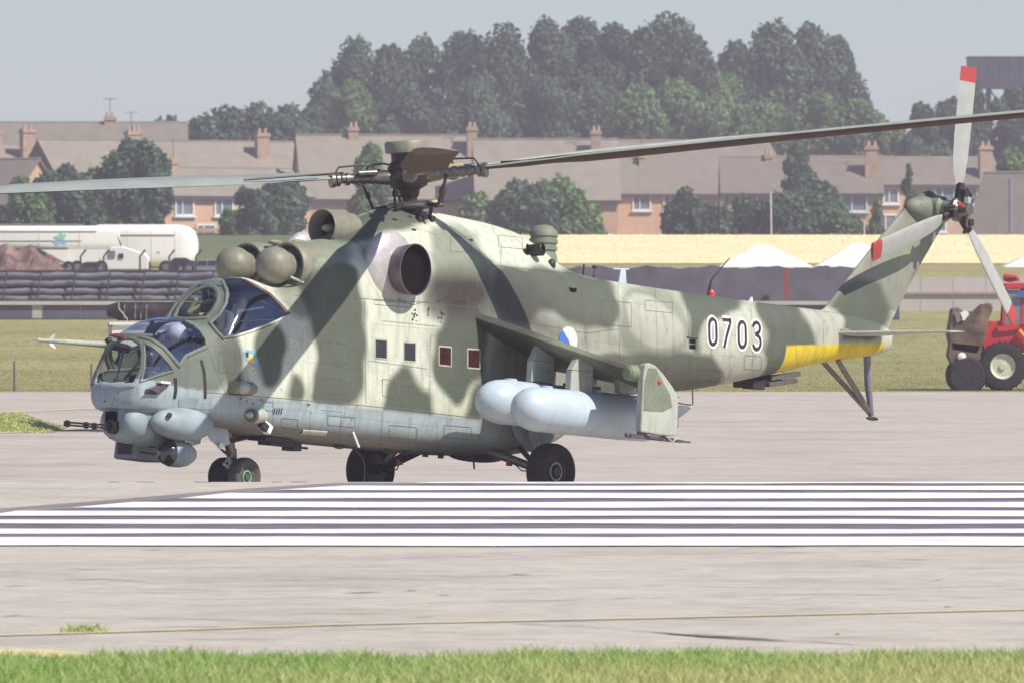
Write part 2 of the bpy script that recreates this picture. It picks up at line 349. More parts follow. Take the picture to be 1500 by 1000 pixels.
for k in range(70):
    x_a = RNG.uniform(-40, 1450); y_a = 805 + 140 * RNG.random() ** .8; L_c = RNG.uniform(30, 260); crack([(x_a, y_a), (x_a + L_c * .5, y_a + RNG.normal(0, 1.5)), (x_a + L_c, y_a + RNG.normal(0, 3))], RNG.uniform(.008, .026))
for k in range(12):       # broken tar joint along the crown of the runway
    x = RNG.uniform(-7, 7); L_ = RNG.uniform(.05, .2)
    if x > -1.4 and RNG.random() < .75: continue
    crk.add([(x, 117.85, gz(117.85) + .006), (x + L_, 117.86, gz(117.86) + .006), (x + L_, 117.98, gz(117.98) + .006), (x, 117.98, gz(117.98) + .006)], [(0, 1, 2, 3)])
tag(crk.build('pavement_cracks', M['crack']), kind='structure')
# straw coloured field, pale concrete slope
sheet('straw_field', -10.5, 90, 522, 655, M['crop'], .03)
sheet('far_verge', -250, 250, 418, 522, M['dry'], .004)

# ------------------------------------------------------------------ grass blades
def blades(name, n, xr, yr, hr, wd, material, dzf=None, kind='stuff', label=None, cat=None, green=None):
    x = RNG.uniform(*xr, n); y = RNG.uniform(*yr, n); return blades_at(name, x, y, hr, wd, material, dzf, kind, label, cat, green)
def blades_at(name, x, y, hr, wd, material, dzf=None, kind='stuff', label=None, cat=None, green=None):
    n = len(x); z = np.interp(y, PY, PZ) + (dzf(x, y) if dzf else 0)
    h = RNG.uniform(hr[0], hr[1], n) * (.55 + .45 * RNG.random(n)); a = RNG.uniform(0, 2 * math.pi, n); ln = RNG.normal(0, .45, (n, 2)) * h[:, None]
    w = wd * (.6 + .8 * RNG.random(n)); dx, dy = np.cos(a) * w / 2, np.sin(a) * w / 2
    V = np.empty((n, 5, 3))
    V[:, 0] = np.stack([x - dx, y - dy, z], 1); V[:, 1] = np.stack([x + dx, y + dy, z], 1)
    mx, my = x + ln[:, 0] * .35, y + ln[:, 1] * .35
    V[:, 2] = np.stack([mx - dx * .8, my - dy * .8, z + h * .6], 1); V[:, 3] = np.stack([mx + dx * .8, my + dy * .8, z + h * .6], 1)
    V[:, 4] = np.stack([x + ln[:, 0], y + ln[:, 1], z + h], 1)
    me = bpy.data.meshes.new(name); me.vertices.add(n * 5); me.vertices.foreach_set('co', V.ravel())
    idx = np.array([0, 1, 3, 2, 2, 3, 4]); LI = (np.arange(n)[:, None] * 5 + idx).ravel()
    me.loops.add(n * 7); me.loops.foreach_set('vertex_index', LI); me.polygons.add(n * 2)
    st = (np.arange(n)[:, None] * 7 + np.array([0, 4])).ravel(); me.polygons.foreach_set('loop_start', st)
    me.update(calc_edges=True)
    g = np.clip((green(x, y) if green else .5) + RNG.normal(0, .28, n), 0, 1)
    at_ = me.attributes.new('leafv', 'FLOAT', 'POINT'); at_.data.foreach_set('value', np.repeat(g, 5))
    me.shade_smooth(); o = link(name, me, material); tag(o, label, cat, kind=kind); return o
def gmix(x, y): return .24 + .75 * np.clip((x + 3.6) / 7.5, 0, 1) * np.clip((75.5 - y) / 4, .3, 1) + .18 * np.sin(x * 1.3) * np.sin(y * .9 + x)
xs = RNG.uniform(-4.4, 4.4, 110000); ys = 69.8 + 5.2 * RNG.random(110000) ** .9
edge = 74.5 + .35 * np.clip(xs / 3, -1, .6) + .25 * np.sin(xs * 2.1) + .2 * np.sin(xs * 5.3 + 1) + .15 * np.sin(xs * 11.)
k = ys < edge
blades_at('verge_grass', xs[k], ys[k], (.05, .15), .010, M['grassb'], label='long green grass in front of the runway', cat='grass', green=gmix)
x_ = RNG.normal(-2.93, .085, 420); y_ = 79.2 + RNG.normal(0, .12, 420)
xx, yy, _ = ground_pt(125, 925)
blades_at('grass_tuft', xx + RNG.normal(0, .07, 500), yy + RNG.normal(0, .12, 500), (.02, .07), .012, M['grassb'], label='small green weed tuft on the yellow line in the pavement', cat='weeds', kind='stuff')
# low grassy island on the apron at the left edge of the photo
gp = at(40, 628, 207); me_n = 16000
t1 = RNG.random(me_n); ax = -11.5 + 3.22 * t1; ay = 207 + RNG.normal(0, 1.6, me_n)
mh = lambda x, y: np.clip(.26 * (1 - ((y - 207) / 3.4) ** 2), 0, 1) * np.clip((-8.28 - x) / .75, 0, 1)
blades_at('grass_island', ax, ay, (.02, .08), .03, M['grassb'], dzf=mh, label='low grass hump on the grey apron left of the helicopter nose', cat='grass', kind='stuff', green=lambda x, y: .8 + 0 * x)
mb = MB(); nx_, ny_ = 20, 10
pts = [(-11.9 + 3.7 * i / nx_, 203.4 + 7.2 * j / ny_) for j in range(ny_ + 1) for i in range(nx_ + 1)]
mb.add([(a, b, gz(b) + .01 + float(mh(np.array(a), np.array(b)))) for a, b in pts], [(j * (nx_ + 1) + i, j * (nx_ + 1) + i + 1, (j + 1) * (nx_ + 1) + i + 1, (j + 1) * (nx_ + 1) + i) for j in range(ny_) for i in range(nx_)])
tag(mb.build('grass_island_soil', M['soil'], smooth=True), kind='structure')
blades('airfield_turf', 60000, (-14, 14), (268.3, 300), (.005, .022), .05, M['grassdry'], label='dry yellow-green airfield turf beyond the apron', cat='grass', green=lambda x, y: .6 + .3 * np.sin(x * .7 + y * .3))
blades('airfield_turf', 30000, (-20, 20), (300, 402), (.005, .028), .07, M['grassdry'], label='dry grass bank rising to the steel barrier', cat='grass', green=lambda x, y: .5 + .3 * np.sin(x * .5 + y * .2))
blades('crop_stalks', 14000, (-6, 32), (522, 650), (.03, .10), .10, mat('straw_stalks', (.86, .72, .42), .9, var=.1), label='ripe straw field between the tents and the hedges', cat='crop')

# ================================================================== THE HELICOPTER
# airframe axes: u forward, v to port, w up; origin on the ground between the main wheels, nose up 4 degrees
TH, PH = R(49.8), R(4.0); X0 = (672 - 750) / F * D
hx, hy = -math.cos(TH), -math.sin(TH); px_, py_ = math.sin(TH), -math.cos(TH)
HM = Matrix(((math.cos(PH) * hx, px_, -math.sin(PH) * hx, X0), (math.cos(PH) * hy, py_, -math.sin(PH) * hy, D), (math.sin(PH), 0, math.cos(PH), 0), (0, 0, 0, 1)))
HI = HM.inverted()
heli = empty('helicopter', label='camouflaged attack helicopter numbered 0703 standing on the apron with its rotor turning', cat='helicopter')
heli.matrix_world = HM; heli.matrix_basis = HM
def proj(P):
    P = np.asarray(P, float); m = np.array(HM); W = P @ m[:3, :3].T + m[:3, 3]
    return 750 + F * W[..., 0] / W[..., 1], 500 - F * (W[..., 2] - H) / W[..., 1]
eye = HI @ Vector((0, 0, H))
def ray(px, py):
    return ((HI @ at(px, py, D)) - eye).normalized()
def inv(px, py, v):        # point of the sight line at a given v
    d = ray(px, py); t = (v - eye.y) / d.y; return eye + d * t
def invu(px, py, u):
    d = ray(px, py); t = (u - eye.x) / d.x; return eye + d * t

# --- outer shell: rings of six half-profile points between keel and spine
ST = {  # u: wb, [(v,w)*5], wt
 7.00: (.80, [(.06,.80),(.10,.84),(.11,.88),(.10,.93),(.05,.96)], .97),
 6.96: (.74, [(.20,.745),(.28,.80),(.30,.88),(.28,.96),(.16,1.01)], 1.02),
 6.90: (.71, [(.32,.72),(.42,.80),(.44,.89),(.42,.98),(.30,1.05)], 1.06),
 6.84: (.70, [(.37,.71),(.475,.81),(.50,.92),(.47,1.06),(.34,1.14)], 1.16),
 6.62: (.69, [(.42,.70),(.535,.83),(.56,1.0),(.53,1.27),(.37,1.52)], 1.60),
 6.30: (.68, [(.46,.69),(.57,.86),(.60,1.08),(.57,1.42),(.39,1.69)], 1.78),
 6.00: (.66, [(.48,.68),(.60,.88),(.63,1.12),(.59,1.50),(.39,1.79)], 1.87),
 5.70: (.65, [(.52,.68),(.645,.90),(.66,1.16),(.60,1.53),(.38,1.82)], 1.90),
 5.45: (.63, [(.55,.66),(.68,.92),(.69,1.2),(.62,1.56),(.40,1.80)], 1.87),
 5.30: (.62, [(.56,.65),(.70,.93),(.71,1.25),(.64,1.65),(.42,1.88)], 1.95),
 5.15: (.61, [(.58,.65),(.72,.94),(.725,1.3),(.65,1.75),(.44,2.05)], 2.14),
 5.00: (.60, [(.60,.64),(.74,.95),(.74,1.35),(.66,1.83),(.45,2.20)], 2.31),
 4.85: (.59, [(.61,.64),(.76,.96),(.755,1.38),(.67,1.90),(.46,2.31)], 2.43),
 4.55: (.56, [(.65,.62),(.80,.97),(.78,1.45),(.69,1.98),(.47,2.38)], 2.50),
 4.25: (.54, [(.67,.60),(.82,.98),(.80,1.52),(.72,2.02),(.48,2.34)], 2.45),
 4.05: (.53, [(.68,.60),(.83,.98),(.82,1.56),(.74,2.08),(.49,2.36)], 2.42),
 3.92: (.53, [(.69,.60),(.84,.98),(.825,1.58),(.755,2.13),(.52,2.42)], 2.46),
 3.82: (.53, [(.69,.60),(.85,.98),(.83,1.62),(.765,2.22),(.60,2.66)], 2.78),
 3.70: (.53, [(.70,.60),(.855,.98),(.84,1.65),(.775,2.26),(.655,2.76)], 2.95),
 3.20: (.53, [(.70,.60),(.86,.98),(.845,1.68),(.79,2.32),(.68,2.80)], 3.04),
 2.80: (.53, [(.70,.60),(.86,.98),(.85,1.70),(.80,2.36),(.66,2.86)], 3.12),
 2.50: (.53, [(.70,.60),(.86,.98),(.85,1.70),(.80,2.38),(.62,2.94)], 3.29),
 2.10: (.53, [(.70,.60),(.86,.98),(.85,1.70),(.80,2.40),(.58,3.02)], 3.48),
 1.70: (.53, [(.70,.60),(.86,.98),(.85,1.70),(.80,2.42),(.56,3.07)], 3.58),
 1.00: (.53, [(.70,.60),(.86,.98),(.85,1.70),(.79,2.43),(.54,3.10)], 3.60),
 0.00: (.55, [(.70,.62),(.86,1.0),(.85,1.70),(.78,2.42),(.53,3.08)], 3.56),
 -.70: (.62, [(.66,.70),(.82,1.10),(.82,1.75),(.75,2.40),(.50,3.02)], 3.49),
 -1.2: (.75, [(.60,.84),(.77,1.25),(.78,1.80),(.71,2.42),(.45,2.97)], 3.35),
 -1.6: (.92, [(.54,1.02),(.72,1.40),(.74,1.90),(.67,2.45),(.41,2.89)], 3.16),
 -2.1: (1.15, [(.48,1.24),(.66,1.58),(.69,2.0),(.62,2.50),(.36,2.86)], 3.03),
 -3.0: (1.50, [(.40,1.57),(.58,1.83),(.62,2.17),(.55,2.60),(.31,2.88)], 2.98),
 -4.4: (1.68, [(.35,1.74),(.51,1.96),(.55,2.28),(.48,2.66),(.27,2.88)], 2.95),
 -5.8: (1.94, [(.28,1.99),(.41,2.16),(.44,2.42),(.39,2.71),(.22,2.88)], 2.93),
 -7.25: (2.23, [(.19,2.27),(.29,2.39),(.32,2.56),(.28,2.76),(.15,2.89)], 2.92),
 -8.1: (2.36, [(.12,2.39),(.20,2.48),(.22,2.60),(.19,2.74),(.10,2.84)], 2.88),
 -8.6: (2.46, [(.06,2.48),(.11,2.54),(.13,2.62),(.11,2.72),(.05,2.78)], 2.80),
 -8.75: (2.56, [(.01,2.56),(.02,2.58),(.02,2.62),(.02,2.66),(.01,2.68)], 2.69)}
def _nose(u): return u if u <= 5.7 else 5.7 + (u - 5.7) * .78
ST = {round(_nose(u), 4): (a, [(v * np.interp(u, [5.0, 6.2, 7.0], [1, .88, .84]), w) for v, w in b], c) for u, (a, b, c) in ST.items()}
UN = max(ST)
us = np.array(sorted(ST)); TB = np.array([[0, ST[u][0]] + [c for q in ST[u][1] for c in q] + [0, ST[u][2]] for u in us])
def pchip(x, X, Y):
    h = np.diff(X)[:, None]; dlt = np.diff(Y, axis=0) / h; m = np.zeros_like(Y)
    w1 = 2 * h[1:] + h[:-1]; w2 = h[1:] + 2 * h[:-1]; ok = dlt[:-1] * dlt[1:] > 0
    with np.errstate(all='ignore'): m[1:-1] = np.where(ok, (w1 + w2) / (w1 / dlt[:-1] + w2 / dlt[1:]), 0)
    m[0] = dlt[0]; m[-1] = dlt[-1]
    i = np.clip(np.searchsorted(X, x) - 1, 0, len(X) - 2); t = ((x - X[i]) / h[i, 0])[:, None]
    hh = h[i]; t2, t3 = t * t, t ** 3
    return (2 * t3 - 3 * t2 + 1) * Y[i] + (t3 - 2 * t2 + t) * hh * m[i] + (-2 * t3 + 3 * t2) * Y[i + 1] + (t3 - t2) * hh * m[i + 1]
NR = 88                        # points per half ring
def ring(tb):
    P = tb.reshape(7, 2); Q = np.vstack([P[1] * [-1, 1], P, P[5] * [-1, 1]])
    out = []; seg = NR // 6
    for k in range(6):
        p0, p1, p2, p3 = Q[k], Q[k + 1], Q[k + 2], Q[k + 3]; n = seg if k < 5 else NR - 5 * seg + 1
        d1, d2, d3 = [max(np.linalg.norm(b - a), 1e-4) ** .5 for a, b in ((p0, p1), (p1, p2), (p2, p3))]
        m1 = (p1 - p0) / d1 - (p2 - p0) / (d1 + d2) + (p2 - p1) / d2; m2 = (p2 - p1) / d2 - (p3 - p1) / (d2 + d3) + (p3 - p2) / d3
        m1 = m1 * d2; m2 = m2 * d2
        for t in np.arange(n) / (n if k < 5 else n - 1):
            out.append((2 * t**3 - 3 * t**2 + 1) * p1 + (t**3 - 2 * t**2 + t) * m1 + (-2 * t**3 + 3 * t**2) * p2 + (t**3 - t**2) * m2)
    return np.array(out)       # from keel to spine on port side
uu = np.concatenate([np.arange(-8.75, -2.0, .030), np.arange(-2.0, 3.6, .028), np.arange(3.6, UN, .017), [UN]])
TT = pchip(uu, us, TB); rings = np.array([ring(t) for t in TT]); n_u, n_h = rings.shape[:2]
full = np.concatenate([rings, rings[:, -2:0:-1] * [-1, 1]], axis=1); n_r = full.shape[1]
V = np.empty((n_u, n_r, 3)); V[..., 0] = uu[:, None]; V[..., 1:] = full
VV = V.reshape(-1, 3)
ii, jj = np.meshgrid(np.arange(n_u - 1), np.arange(n_r), indexing='ij')
q = lambda i, j: i * n_r + j % n_r
FF = np.stack([q(ii, jj), q(ii + 1, jj), q(ii + 1, jj + 1), q(ii, jj + 1)], -1).reshape(-1, 4)
shell_bvh = BVHTree.FromPolygons([tuple(p) for p in VV], [tuple(f) for f in FF])
def hit(px, py):
    r = shell_bvh.ray_cast(eye, ray(px, py)); return (r[0], r[1] if r[1].dot(ray(px, py)) < 0 else -r[1]) if r[0] is not None else (None, None)

# --- paint scheme (paint on the airframe, some shade in the colour; mirrored to starboard)
def chaikin(p, n=3):
    p = np.array(p, float)
    for _ in range(n): p = np.stack([.75 * p + .25 * np.roll(p, -1, 0), .25 * p + .75 * np.roll(p, -1, 0)], 1).reshape(-1, 2)
    return p
def pmask(x, y, poly, feather=3.0, smooth=True):
    P = chaikin(poly) if smooth else np.array(poly, float); lo = P.min(0) - 12 - feather; hi = P.max(0) + 12 + feather
    out = np.zeros(x.shape); s = (x > lo[0]) & (x < hi[0]) & (y > lo[1]) & (y < hi[1])
    if not s.any(): return out
    a, b = x[s], y[s]; ins = np.zeros(a.shape, bool); dm = np.full(a.shape, 1e9)
    for (x1, y1), (x2, y2) in zip(P, np.roll(P, -1, 0)):
        c = ((y1 > b) != (y2 > b)); 
        if y1 != y2: ins ^= c & (a < (x2 - x1) * (b - y1) / (y2 - y1) + x1)
        dx, dy = x2 - x1, y2 - y1; t = np.clip(((a - x1) * dx + (b - y1) * dy) / (dx * dx + dy * dy + 1e-9), 0, 1)
        dm = np.minimum(dm, np.hypot(a - x1 - t * dx, b - y1 - t * dy))
    sd_ = np.where(ins, dm, -dm); out[s] = np.clip(sd_ / feather * .5 + .5, 0, 1); return out
CL, CG, CM, CB = (.57, .59, .475), (.092, .108, .078), (.155, .178, .145), (.35, .425, .445)
CP = (.25, .275, .205); CF = (.19, .19, .15)
MEDIUM = [[(150,440),(340,395),(352,440),(345,500),(330,575),(280,575),(200,570),(130,560),(130,470)],
          [(430,345),(520,345),(505,395),(470,450),(452,470),(420,460),(400,430),(415,380)],
          [(625,325),(692,335),(742,400),(765,475),(700,470),(640,475),(616,440),(640,400)],
          [(905,415),(985,424),(1010,470),(1010,520),(940,525),(905,515)],
          [(1290,345),(1335,325),(1350,370),(1325,410),(1285,400)]]
GREEN = [[(430,400),(520,378),(532,430),(534,475),(537,540),(533,580),(518,598),(452,594),(458,560),(462,520),(457,470),(445,440)],
         [(562,600),(562,575),(570,556),(580,540),(592,532),(603,540),(608,560),(620,572),(633,576),(637,590),(636,616),(560,612)],
         [(632,520),(636,490),(650,474),(650,448),(690,440),(716,470),(713,550),(697,558),(686,577),(668,597),(655,583),(640,562),(633,545)],
         [(714,550),(709,618),(678,622),(690,585),(702,560)],
         [(378,472),(404,466),(420,500),(417,530),(410,560),(396,568),(382,560),(373,520)],
         [(421,590),(424,560),(432,545),(440,552),(447,590)],
         [(338,600),(330,560),(322,530),(312,500),(335,482),(352,500),(360,540),(358,600)],  # camouflage patch with a blade's shadow painted into it
         [(480,350),(540,300),(600,300),(640,322),(600,335),(560,342),(510,362)],
         [(722,385),(800,392),(850,398),(893,410),(906,440),(904,478),(872,492),(835,472),(800,450),(768,480),(735,470),(720,430)],
         [(880,515),(950,518),(1010,516),(1050,518),(1062,560),(1000,600),(880,620),(830,580),(850,535)],
         [(990,415),(1040,425),(1085,436),(1085,452),(1058,466),(1030,470),(1027,515),(1014,516),(1010,470),(998,440)],
         [(1108,428),(1165,438),(1185,470),(1200,505),(1210,540),(1130,560),(1098,560),(1118,520),(1124,480),(1106,455)],
         [(1195,462),(1250,405),(1285,410),(1303,440),(1303,470),(1285,500),(1225,500)],
         [(1312,300),(1330,270),(1410,262),(1400,325),(1330,318)], [(1334,405),(1375,345),(1410,335),(1350,470),(1326,450)],
         [(640,470),(700,440),(700,480),(660,500)]]
CREAM2 = [[(1028,470),(1060,468),(1062,512),(1030,520)], [(1060,512),(1122,505),(1118,560),(1058,565)], [(1163,442),(1215,448),(1240,470),(1230,505),(1195,500)],
          [(690,338),(745,345),(800,385),(760,392),(720,388)], [(850,482),(905,478),(905,520),(850,515)], [(912,430),(960,432),(1006,480),(1000,510),(930,508)]]
def camo(P):
    Q = P.copy(); Q[:, 1] = np.abs(Q[:, 1]); x, y = proj(Q); u, w = P[:, 0], P[:, 2]
    wob = 2.2 * np.sin(u * 9 + w * 5) + 1.5 * np.sin(w * 13 - u * 4); x2 = x + wob; y2 = y + 2 * np.sin(u * 7 - w * 8)
    C = np.tile(np.array(CL), (len(P), 1))
    def put(m, c): C[:] = C * (1 - m[:, None]) + np.array(c) * m[:, None]
    tailm = np.clip((-2.0 - u) / 1.0, 0, 1) * .45; put(tailm, (.36, .365, .29)); put(((u < -7.2) & (w > 2.88 + (u + 7.3) * -.1)).astype(float) * .8, CF)
    for p in MEDIUM: put(pmask(x2, y2, p, 7), CM if p[0][0] < 400 else CP)
    for p in GREEN: put(pmask(x2, y2, p, 4.5), CG)
    for p in CREAM2: put(pmask(x2, y2, p, 4), (.42, .425, .345) if p[0][0] > 820 else CL)
    # lower surfaces
    lim = np.interp(u, [-1.6, -.9, 5.6, 5.9, 6.3, 6.8], [.2, .975, .975, 1.0, 1.06, 1.10])
    put(np.clip((lim - w) / .022 + .5, 0, 1), CB)
    put(pmask(x, y, [(1153,506),(1300,502),(1288,516),(1200,540),(1130,556)], 1.2, False) * (u < -6), (.70, .52, .02))
    put(.97 * pmask(x, y, [(622,405),(640,396),(700,396),(722,410),(726,440),(705,462),(650,464),(622,444)], 18), (.032, .022, .018))
    put(.8 * pmask(x, y, [(722,395),(765,415),(800,445),(850,490),(850,520),(760,500),(715,470)], 26), (.045, .033, .028))
    put(.35 * pmask(x, y, [(800,400),(900,470),(1000,520),(1060,540),(1000,575),(850,520)], 30), (.10, .085, .06))
    put(.62 * pmask(x, y, [(700,480),(790,500),(860,540),(860,640),(700,640)], 20) * (w < 2.3), (.07, .055, .045))  # the stub wing's shade, painted into the hull side below it
    # belly oil and dirt, deepened by shade put into the colour; boom streaks
    put(.8 * np.clip((.78 - w) / .18, 0, 1) * (u > -1) * (u < 6.0), (.12, .10, .08))
    st = np.clip(np.sin(u * 31 + np.sin(u * 7) * 3), 0, 1) ** 3 * np.clip((w - 1.2) * 2, 0, 1) * .10 * (u < -2); put(st, (.16, .14, .11))
    bd = np.clip((2.1 - w) / .5, 0, 1) * (u < -1.8) * (u > -7) * .16; put(bd, (.14, .12, .085))
    return C
def paint(o):
    me = o.data; n = len(me.vertices); co = np.empty(n * 3); me.vertices.foreach_get('co', co); C = camo(co.reshape(-1, 3))
    a = me.color_attributes.new('Col', 'FLOAT_COLOR', 'POINT'); a.data.foreach_set('color', np.concatenate([C, np.ones((n, 1))], 1).ravel())
    return o

# --- glazing cut out of the shell
GL = {'windscreen': ([(100,561),(148,561),(170,563),(190,564),(198,562),(207,540),(208,515),(205,503),(195,497),(178,492.5),(168,494),(100,494)], 'clear', lambda c: c[:, 0] > 6.0),
      'quarter_window': ([(210.5,503),(222,508),(236,520),(247,533),(254,543),(233,549),(207,558),(211,540),(212,520)], 'bubble', lambda c: c[:, 0] > 5.4),
      'gunner_canopy': ([(186,487),(199,491),(222,497),(238,508),(252,523),(262,534),(272,521),(301,507),(300,498),(293,486),(282,476),(272,460),(180,455),(184,480)], 'bubble', lambda c: (c[:, 0] > 5.42) & (c[:, 2] > 1.2)),
      'pilot_windscreen': ([(200,466),(278,465.5),(302,463.5),(311,453),(317,441),(317.5,430),(312,423),(304,420),(292,418),(270,418),(240,440)], 'clear', lambda c: (c[:, 0] > 4.8) & (c[:, 2] > 1.9)),
      'pilot_canopy': ([(322,398),(327,414),(330,428),(328,445),(318,462),(306,473),(318,485),(328,494.5),(345,492),(370,484),(394,475),(423,462),(410,446),(394,430),(376,419),(356,409),(345,398)], 'bubble', lambda c: (c[:, 0] > 3.95) & (c[:, 2] > 1.6))}
cen = VV[FF].mean(1); cm = cen.copy(); cm[:, 1] = np.abs(cm[:, 1]); fx, fy = proj(cm)
owner = np.zeros(len(FF), int)
for k, (nm, (poly, mt, cond)) in enumerate(GL.items()):
    s = (pmask(fx, fy, poly, 1e-3, False) > .5) & cond(cen); owner[s] = k + 1
def sub_mesh(name, sel, material, parent):
    f = FF[sel]; ids, invx = np.unique(f, return_inverse=True); me = bpy.data.meshes.new(name)
    me.from_pydata([tuple(p) for p in VV[ids]], [], [tuple(a) for a in invx.reshape(-1, 4)]); return link(name, me, material, parent, True)
body = sub_mesh('fuselage', owner == 0, M['paint'], heli)
import bmesh
_b = bmesh.new(); _b.from_mesh(body.data); _ends = [[e for e in _b.edges if e.is_boundary and abs(e.verts[0].co.x - x_) < 1e-3 and abs(e.verts[1].co.x - x_) < 1e-3] for x_ in (uu[0], uu[-1])]
for es in _ends: bmesh.ops.holes_fill(_b, edges=es, sides=0)
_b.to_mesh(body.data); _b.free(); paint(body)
for k, (nm, (poly, mt, cond)) in enumerate(GL.items()):
    if nm == 'quarter_window':
        for sg in (1, -1): sub_mesh(nm, (owner == k + 1) & (cen[:, 1] * sg > 0), M[mt], heli)
    else: sub_mesh(nm, owner == k + 1, M[mt], heli)

# --- strips, patches and rims that follow the skin
def strip(name, pts, w, material, off=.004, th=0, parent=None, closed=False, step=2.0, build=True, mb=None):
    P = [np.array(p, float) for p in pts]; P = P + [P[0]] if closed else P; L_ = []
    for a, b in zip(P[:-1], P[1:]):
        n = max(1, int(np.hypot(*(b - a)) / step)); L_ += [a + (b - a) * i / n for i in range(n)]
    if not closed: L_.append(P[-1])
    H_ = [hit(*p) for p in L_]; H_ = [h for h in H_ if h[0] is not None]
    if len(H_) < 2: return None
    n = len(H_); mb = mb or MB(); vs = []; ks = 6
    for i, (p, nn) in enumerate(H_):
        a = H_[(i - 1) % n if closed else max(i - 1, 0)][0]; b = H_[(i + 1) % n if closed else min(i + 1, n - 1)][0]
        t = (b - a).normalized(); s = nn.cross(t).normalized()
        if th: prof = [(-.5, -.01), (-.5, th * .5), (-.22, th), (.22, th), (.5, th * .5), (.5, -.01)]
        else: prof = [(-.5, off), (.5, off)]
        ks = len(prof); vs += [p + s * (w * q_) + nn * z_ for q_, z_ in prof]
    rn = n if closed else n - 1
    mb.add(vs, [(i * ks + k, i * ks + k + 1, ((i + 1) % n) * ks + k + 1, ((i + 1) % n) * ks + k) for i in range(rn) for k in range(ks - 1)])
    return mb.build(name, material, parent or heli, smooth=True) if build else mb
def patch(name, c, material, parent=None, off=.006, nx=6, ny=6, build=True, mb=None):
    """skin-following quad between four photo corners (tl, tr, br, bl)"""
    c = [np.array(p, float) for p in c]; vs = []
    for j in range(ny + 1):
        for i in range(nx + 1):
            s, t = i / nx, j / ny; p = (c[0] * (1 - s) + c[1] * s) * (1 - t) + (c[3] * (1 - s) + c[2] * s) * t
            h, n = hit(*p); vs.append(h + n * off)
    mb = mb or MB(); mb.add(vs, [(j * (nx + 1) + i, j * (nx + 1) + i + 1, (j + 1) * (nx + 1) + i + 1, (j + 1) * (nx + 1) + i) for j in range(ny) for i in range(nx)])
    return mb.build(name, material, parent or heli, smooth=True) if build else mb
def fan(name, pts, material, parent=None, off=.006, build=True):
    pts = np.array(pts, float); c = pts.mean(0); vs = []; h, n = hit(*c); vs.append(h + n * off); m = len(pts)
    for r_ in (.5, 1):
        for p in pts:
            h, n = hit(*(c + (p - c) * r_)); vs.append(h + n * off)
    fs = [(0, 1 + i, 1 + (i + 1) % m) for i in range(m)] + [(1 + i, 1 + m + i, 1 + m + (i + 1) % m, 1 + (i + 1) % m) for i in range(m)]
    return MB().add(vs, fs).build(name, material, parent or heli, smooth=True)
def mirror(o):          # the same fitting on the starboard side, as its own part
    c = o.copy(); c.data = o.data.copy(); COL.objects.link(c); c.parent = o.parent
    for v_ in c.data.vertices: v_.co.y *= -1
    c.data.flip_normals(); return c
fr = M['paint']
frame_defs = [('windscreen_frame', [(147,562),(172,565),(197,563.5),(208,541),(209.5,517),(206,503),(196,496.5),(181,492.5),(172,493)], .062, False),
 ('canopy_rail', [(171,491.5),(178,490.5),(200,491.5),(222,497.5),(239,508.5),(252,523),(262.5,536),(272,522),(286,515),(303,507.5),(302,497),(294,485),(284,475.5),(272,470.5)], .050, False),
 ('quarter_window_frame', [(210.5,503),(222,508),(236,520),(247,533),(254,543),(233,549),(207,558),(211,540),(212,520)], .030, True),
 ('pilot_windscreen_frame', [(263,467),(280,467),(303,465.5),(313,454),(319.5,441),(320,429),(314,421),(303,417.5),(293,417.5)], .060, False),
 ('pilot_canopy_rail', [(326,412),(332.5,428),(331,444),(321,461),(307.5,473),(318,486),(328.5,497)], .045, False),
 ('pilot_canopy_sill', [(328,495),(345,492.5),(370,484.5),(394,475.5),(424,462)], .034, False)]
for nm, pts, w_, cl in frame_defs:
    pp = chaikin(pts, 2)[:-6].tolist() if False else pts
    o = strip(nm, pp, w_, fr, th=.020, closed=cl, step=1.2)
    paint(o)
    if nm in ('canopy_rail', 'pilot_canopy_rail', 'quarter_window_frame', 'pilot_canopy_sill', 'windscreen_frame', 'pilot_windscreen_frame'): paint(mirror(o))
strip('canopy_rear_seal', [(357,410.5),(377,420),(395,431),(411,447),(424,462)], .05, M['redp'], th=.016, step=1.2).data.materials[0] = mat('dark_red_canopy_seal', (.10, .035, .04), .5)

# --- cabin windows: frame and pane each
for c in [[(549.5,496.5),(567,498),(567,526),(549.5,524.5)], [(591.5,501),(609,502),(609,530),(591,528.5)], [(643,507),(661,508.5),(661,536.5),(643,534.5)], [(685,511),(703,512),(703,540),(685,538.5)]]:
    f = strip('cabin_window', c, .022, M['pale'], th=.005, closed=True, step=1.5)
    patch('pane', c, M['pane' if c[0][0] < 630 else 'paner'], f, off=.003)
    g = mirror(f)
